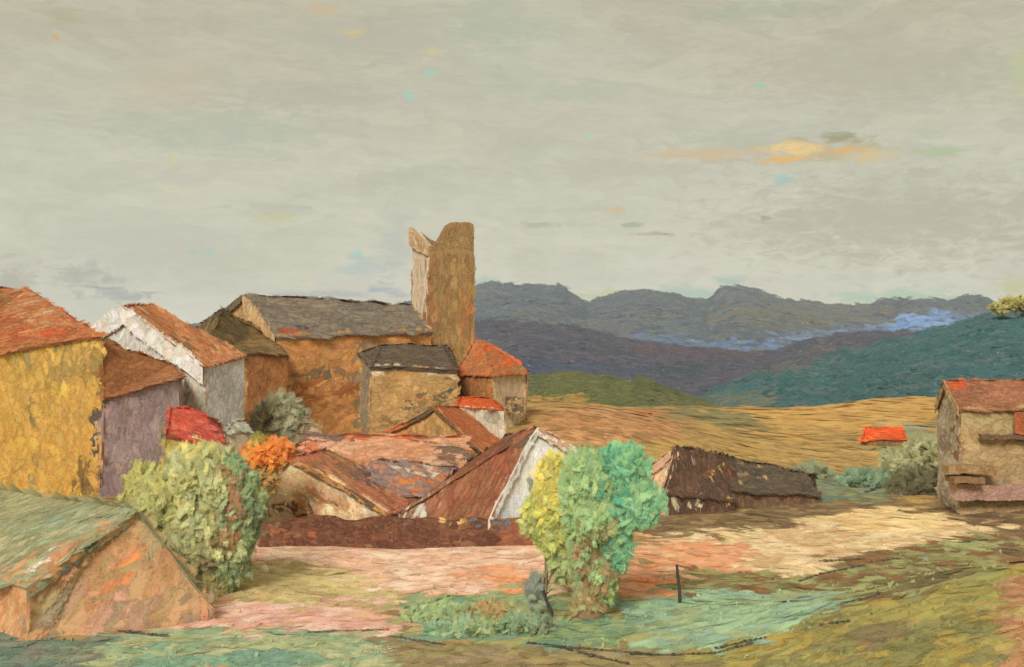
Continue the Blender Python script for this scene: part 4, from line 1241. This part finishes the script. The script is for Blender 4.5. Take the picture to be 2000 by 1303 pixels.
for i, (bx, by, rx, ry, Y, pa, lab) in enumerate([
    (1800, 945, 60, 26, 132, pal((100, 94, 66), (88, 86, 60), (112, 104, 74)), 'dark olive bush at the foot of the tan farmhouse'),
    (1760, 905, 34, 22, 146, pal((150, 148, 106), (140, 142, 104)), 'pale grey green bush highest among the scrub left of the farmhouse'),
    (1808, 892, 38, 30, 140, pal((154, 150, 108), (146, 146, 106), (160, 156, 114)), 'tall sage green bush touching the white farmhouse gable'),
    (1690, 948, 46, 16, 137, pal((120, 138, 108), (104, 128, 102), (132, 146, 112)), 'low teal green bush beyond the cream path'),
    (1590, 942, 34, 14, 140, pal((134, 134, 98), (122, 128, 98)), 'low olive bush by the right end of the long barn')]):
    tree('scrub_bush', lab, 'bush', bx, [(bx, by, rx, ry, 0, pa), (bx - rx * 0.6, by + ry * 0.3, rx * 0.5, ry * 0.6, -1, pa), (bx + rx * 0.55, by + ry * 0.35, rx * 0.5, ry * 0.55, -0.6, pa)],
         Y, 0.75, (bx, by), pal((96, 82, 62),), r0=0.12, vertical=0.3, group='bushes round the tan farmhouse', limbs=2)
for i, (bx, by, rx, ry, Y, pa, lab) in enumerate([
    (860, 1200, 66, 13, 79, pal((142, 158, 108), (150, 164, 112), (128, 150, 116)), 'leftmost green bush on the near edge of the peach field'),
    (960, 1198, 66, 13, 79, pal((156, 154, 96), (142, 156, 106), (150, 122, 78)), 'yellow green bush left of the thin dark sapling'),
    (905, 1228, 70, 12, 76, pal((136, 156, 116), (122, 150, 124), (150, 160, 110)), 'low blue green bush nearest the bottom edge below the peach field'),
    (1030, 1220, 50, 14, 76.5, pal((140, 158, 112), (128, 152, 116), (120, 128, 100)), 'grey green bush at the foot of the thin dark sapling')]):
    tree('field_bush', lab, 'bush', bx, [(bx, by, rx, ry, 0, pa), (bx - rx * 0.6, by + ry * 0.3, rx * 0.5, ry * 0.6, -0.3, pa), (bx + rx * 0.55, by + ry * 0.3, rx * 0.55, ry * 0.6, 0.2, pa)],
         Y, 0.42, (bx, by), pal((96, 82, 62),), r0=0.07, vertical=0.3, group='bushes below the peach field', limbs=2, cov=2.4)


# thin dark sapling, post and stone
def sapling():
    Y = 79.0
    b = P(1075, 1240, Y); b[2] = float(terrain(b[0], Y)) - 0.1
    mb = MB()
    mb_top = P(1062, 1128, Y)
    pts = [b + (mb_top - b) * t + np.array([math.sin(t * 7) * 0.14, 0, 0]) for t in np.linspace(0, 1, 9)]
    tube(mb, pts, np.linspace(0.16, 0.04, 9), pal((62, 60, 58), (72, 66, 60)), 7)
    for (tx, ty, s) in ((1050, 1150, 5), (1078, 1150, 5)):
        tube(mb, [pts[s], (pts[s] + P(tx, ty, Y)) / 2 + [0, 0, -0.08], P(tx, ty, Y)], [0.06, 0.04, 0.015], pal((72, 70, 66),), 5)
    root = empty('bare_sapling', b, 'thin black bare sapling left of the green tree trunk', 'sapling')
    mb.build('trunk', M_bark, root)
    mb = MB()
    foliage(mb, [(1044, 1152, 16, 26, 0.2, pal((124, 130, 116), (116, 124, 112), (130, 132, 110)))], Y, 0.5, 1.4, 0.7)
    mb.build('crown', M_leaf, root)
    # leaning post
    Y = 83.5
    b = P(1328, 1160, Y); b[2] = float(terrain(b[0], Y)) - 0.1
    root = empty('fence_post', b, 'short charred wooden post standing at the edge of the peach field', 'post')
    mb = MB()
    t1 = P(1322, 1103, Y)
    tube(mb, [b, b + (t1 - b) * 0.4 + [0.05, 0, 0], b + (t1 - b) * 0.75, t1], [0.11, 0.12, 0.1, 0.08], pal((66, 62, 56), (78, 70, 62)), 8)
    mb.face([t1 + [-.07, -.05, 0], t1 + [.07, -.05, 0], t1 + [.07, .05, .02], t1 + [-.07, .05, 0.02]], lin((80, 72, 62)))
    mb.build('shaft', M_bark, root)
    tube_m = MB()
    tube(tube_m, [b + (t1 - b) * 0.7 + [-.16, -.06, 0], b + (t1 - b) * 0.72 + [.18, -.06, 0.03]], [0.05, 0.04], pal((70, 64, 58),), 6)
    tube_m.build('crosspiece', M_bark, root)


sapling()


def stone(name, label, px, py, Y, s, pa, squash=0.6):
    import bmesh
    c = P(px, py, Y); c[2] = float(terrain(c[0], Y)) + s * 0.3
    bm = bmesh.new(); bmesh.ops.create_icosphere(bm, subdivisions=3, radius=s)
    v = np.array([x.co[:] for x in bm.verts]); tr = [[q.index for q in f.verts] for f in bm.faces]; bm.free()
    r = 0.75 + 0.5 * fbm(v[:, 0] / s * 1.3 + px, v[:, 2] / s * 1.3 + v[:, 1] / s, 81)
    v = v * r[:, None] * np.array([1, 0.9, squash])
    mb = MB(); mb.add(v + c, tris=tr, col=pick(pa, len(v)))
    tag(mb.build(name, M_near), label, 'stone')


stone('white_stone', 'small pointed white stone lying in the cream grass of the peach field', 517, 1118, EYE * FL / (1120 - HOR), 0.32, pal((236, 226, 196), (226, 214, 180)), 1.3)
stone('field_stone', 'grey stone on the ridge of the green strip under the cream path', 1808, 1072, 97, 0.36, pal((150, 150, 130), (120, 122, 110)))

# tufts standing in the rough grass
def tufts():
    mb = MB()
    m = 3000
    yy = rng.uniform(56, 118, m); xx = rng.uniform(-0.44, 0.46, m) * yy
    zz = terrain(xx, yy)
    C = np.stack([xx, yy, zz], 1)
    px, py = proj(C)
    col, _ = ground_colour(px, py)
    green = (col[:, 1] > col[:, 0] * 0.86)
    keep = (green & (rng.random(m) < 0.8)) | (rng.random(m) < 0.10)
    C, col = C[keep], col[keep]; m = len(C)
    L = rng.uniform(0.14, 0.42, m); Wd = rng.uniform(0.12, 0.34, m)
    C[:, 2] += L * 0.35
    T = np.stack([rng.normal(0, 0.5, m), rng.normal(0, 0.3, m), np.ones(m)], 1)
    a = rng.uniform(0, math.pi, m)
    N = np.stack([np.cos(a), -np.abs(np.sin(a)) - 0.3, 0.3 + 0 * a], 1)
    T /= np.linalg.norm(T, axis=1, keepdims=True)
    N -= T * (N * T).sum(1, keepdims=True); N /= np.linalg.norm(N, axis=1, keepdims=True)
    strokes(mb, C, T, N, L, Wd, col * rng.uniform(0.88, 1.02, (m, 1)), nseg=4, jag=0.4)
    tag(mb.build('grass', M_ground), 'rough grass tufts in greens and ochres over the near fields', 'grass', kind='stuff')


tufts()


# ------------------------------------------------------------------ air
def haze():
    me = bpy.data.meshes.new('haze')
    x0, x1, y0, y1, z0, z1 = -3300, 3300, -60, 4700, -320, 150
    v = [(x, y, z) for z in (z0, z1) for y in (y0, y1) for x in (x0, x1)]
    f = [(0, 2, 3, 1), (4, 5, 7, 6), (0, 1, 5, 4), (2, 6, 7, 3), (0, 4, 6, 2), (1, 3, 7, 5)]
    me.from_pydata(v, [], f); me.update()
    m = bpy.data.materials.new('air'); m.use_nodes = True
    t = m.node_tree; t.nodes.clear()
    o = t.nodes.new('ShaderNodeOutputMaterial'); pv = t.nodes.new('ShaderNodeVolumePrincipled')
    pv.inputs['Color'].default_value = (0.92, 0.93, 0.93, 1)
    pv.inputs['Density'].default_value = 0.00006
    pv.inputs['Anisotropy'].default_value = 0.0
    t.links.new(pv.outputs[0], o.inputs['Volume'])
    me.materials.append(m)
    ob = bpy.data.objects.new('haze', me); scene.collection.objects.link(ob)
    tag(ob, kind='stuff')


haze()
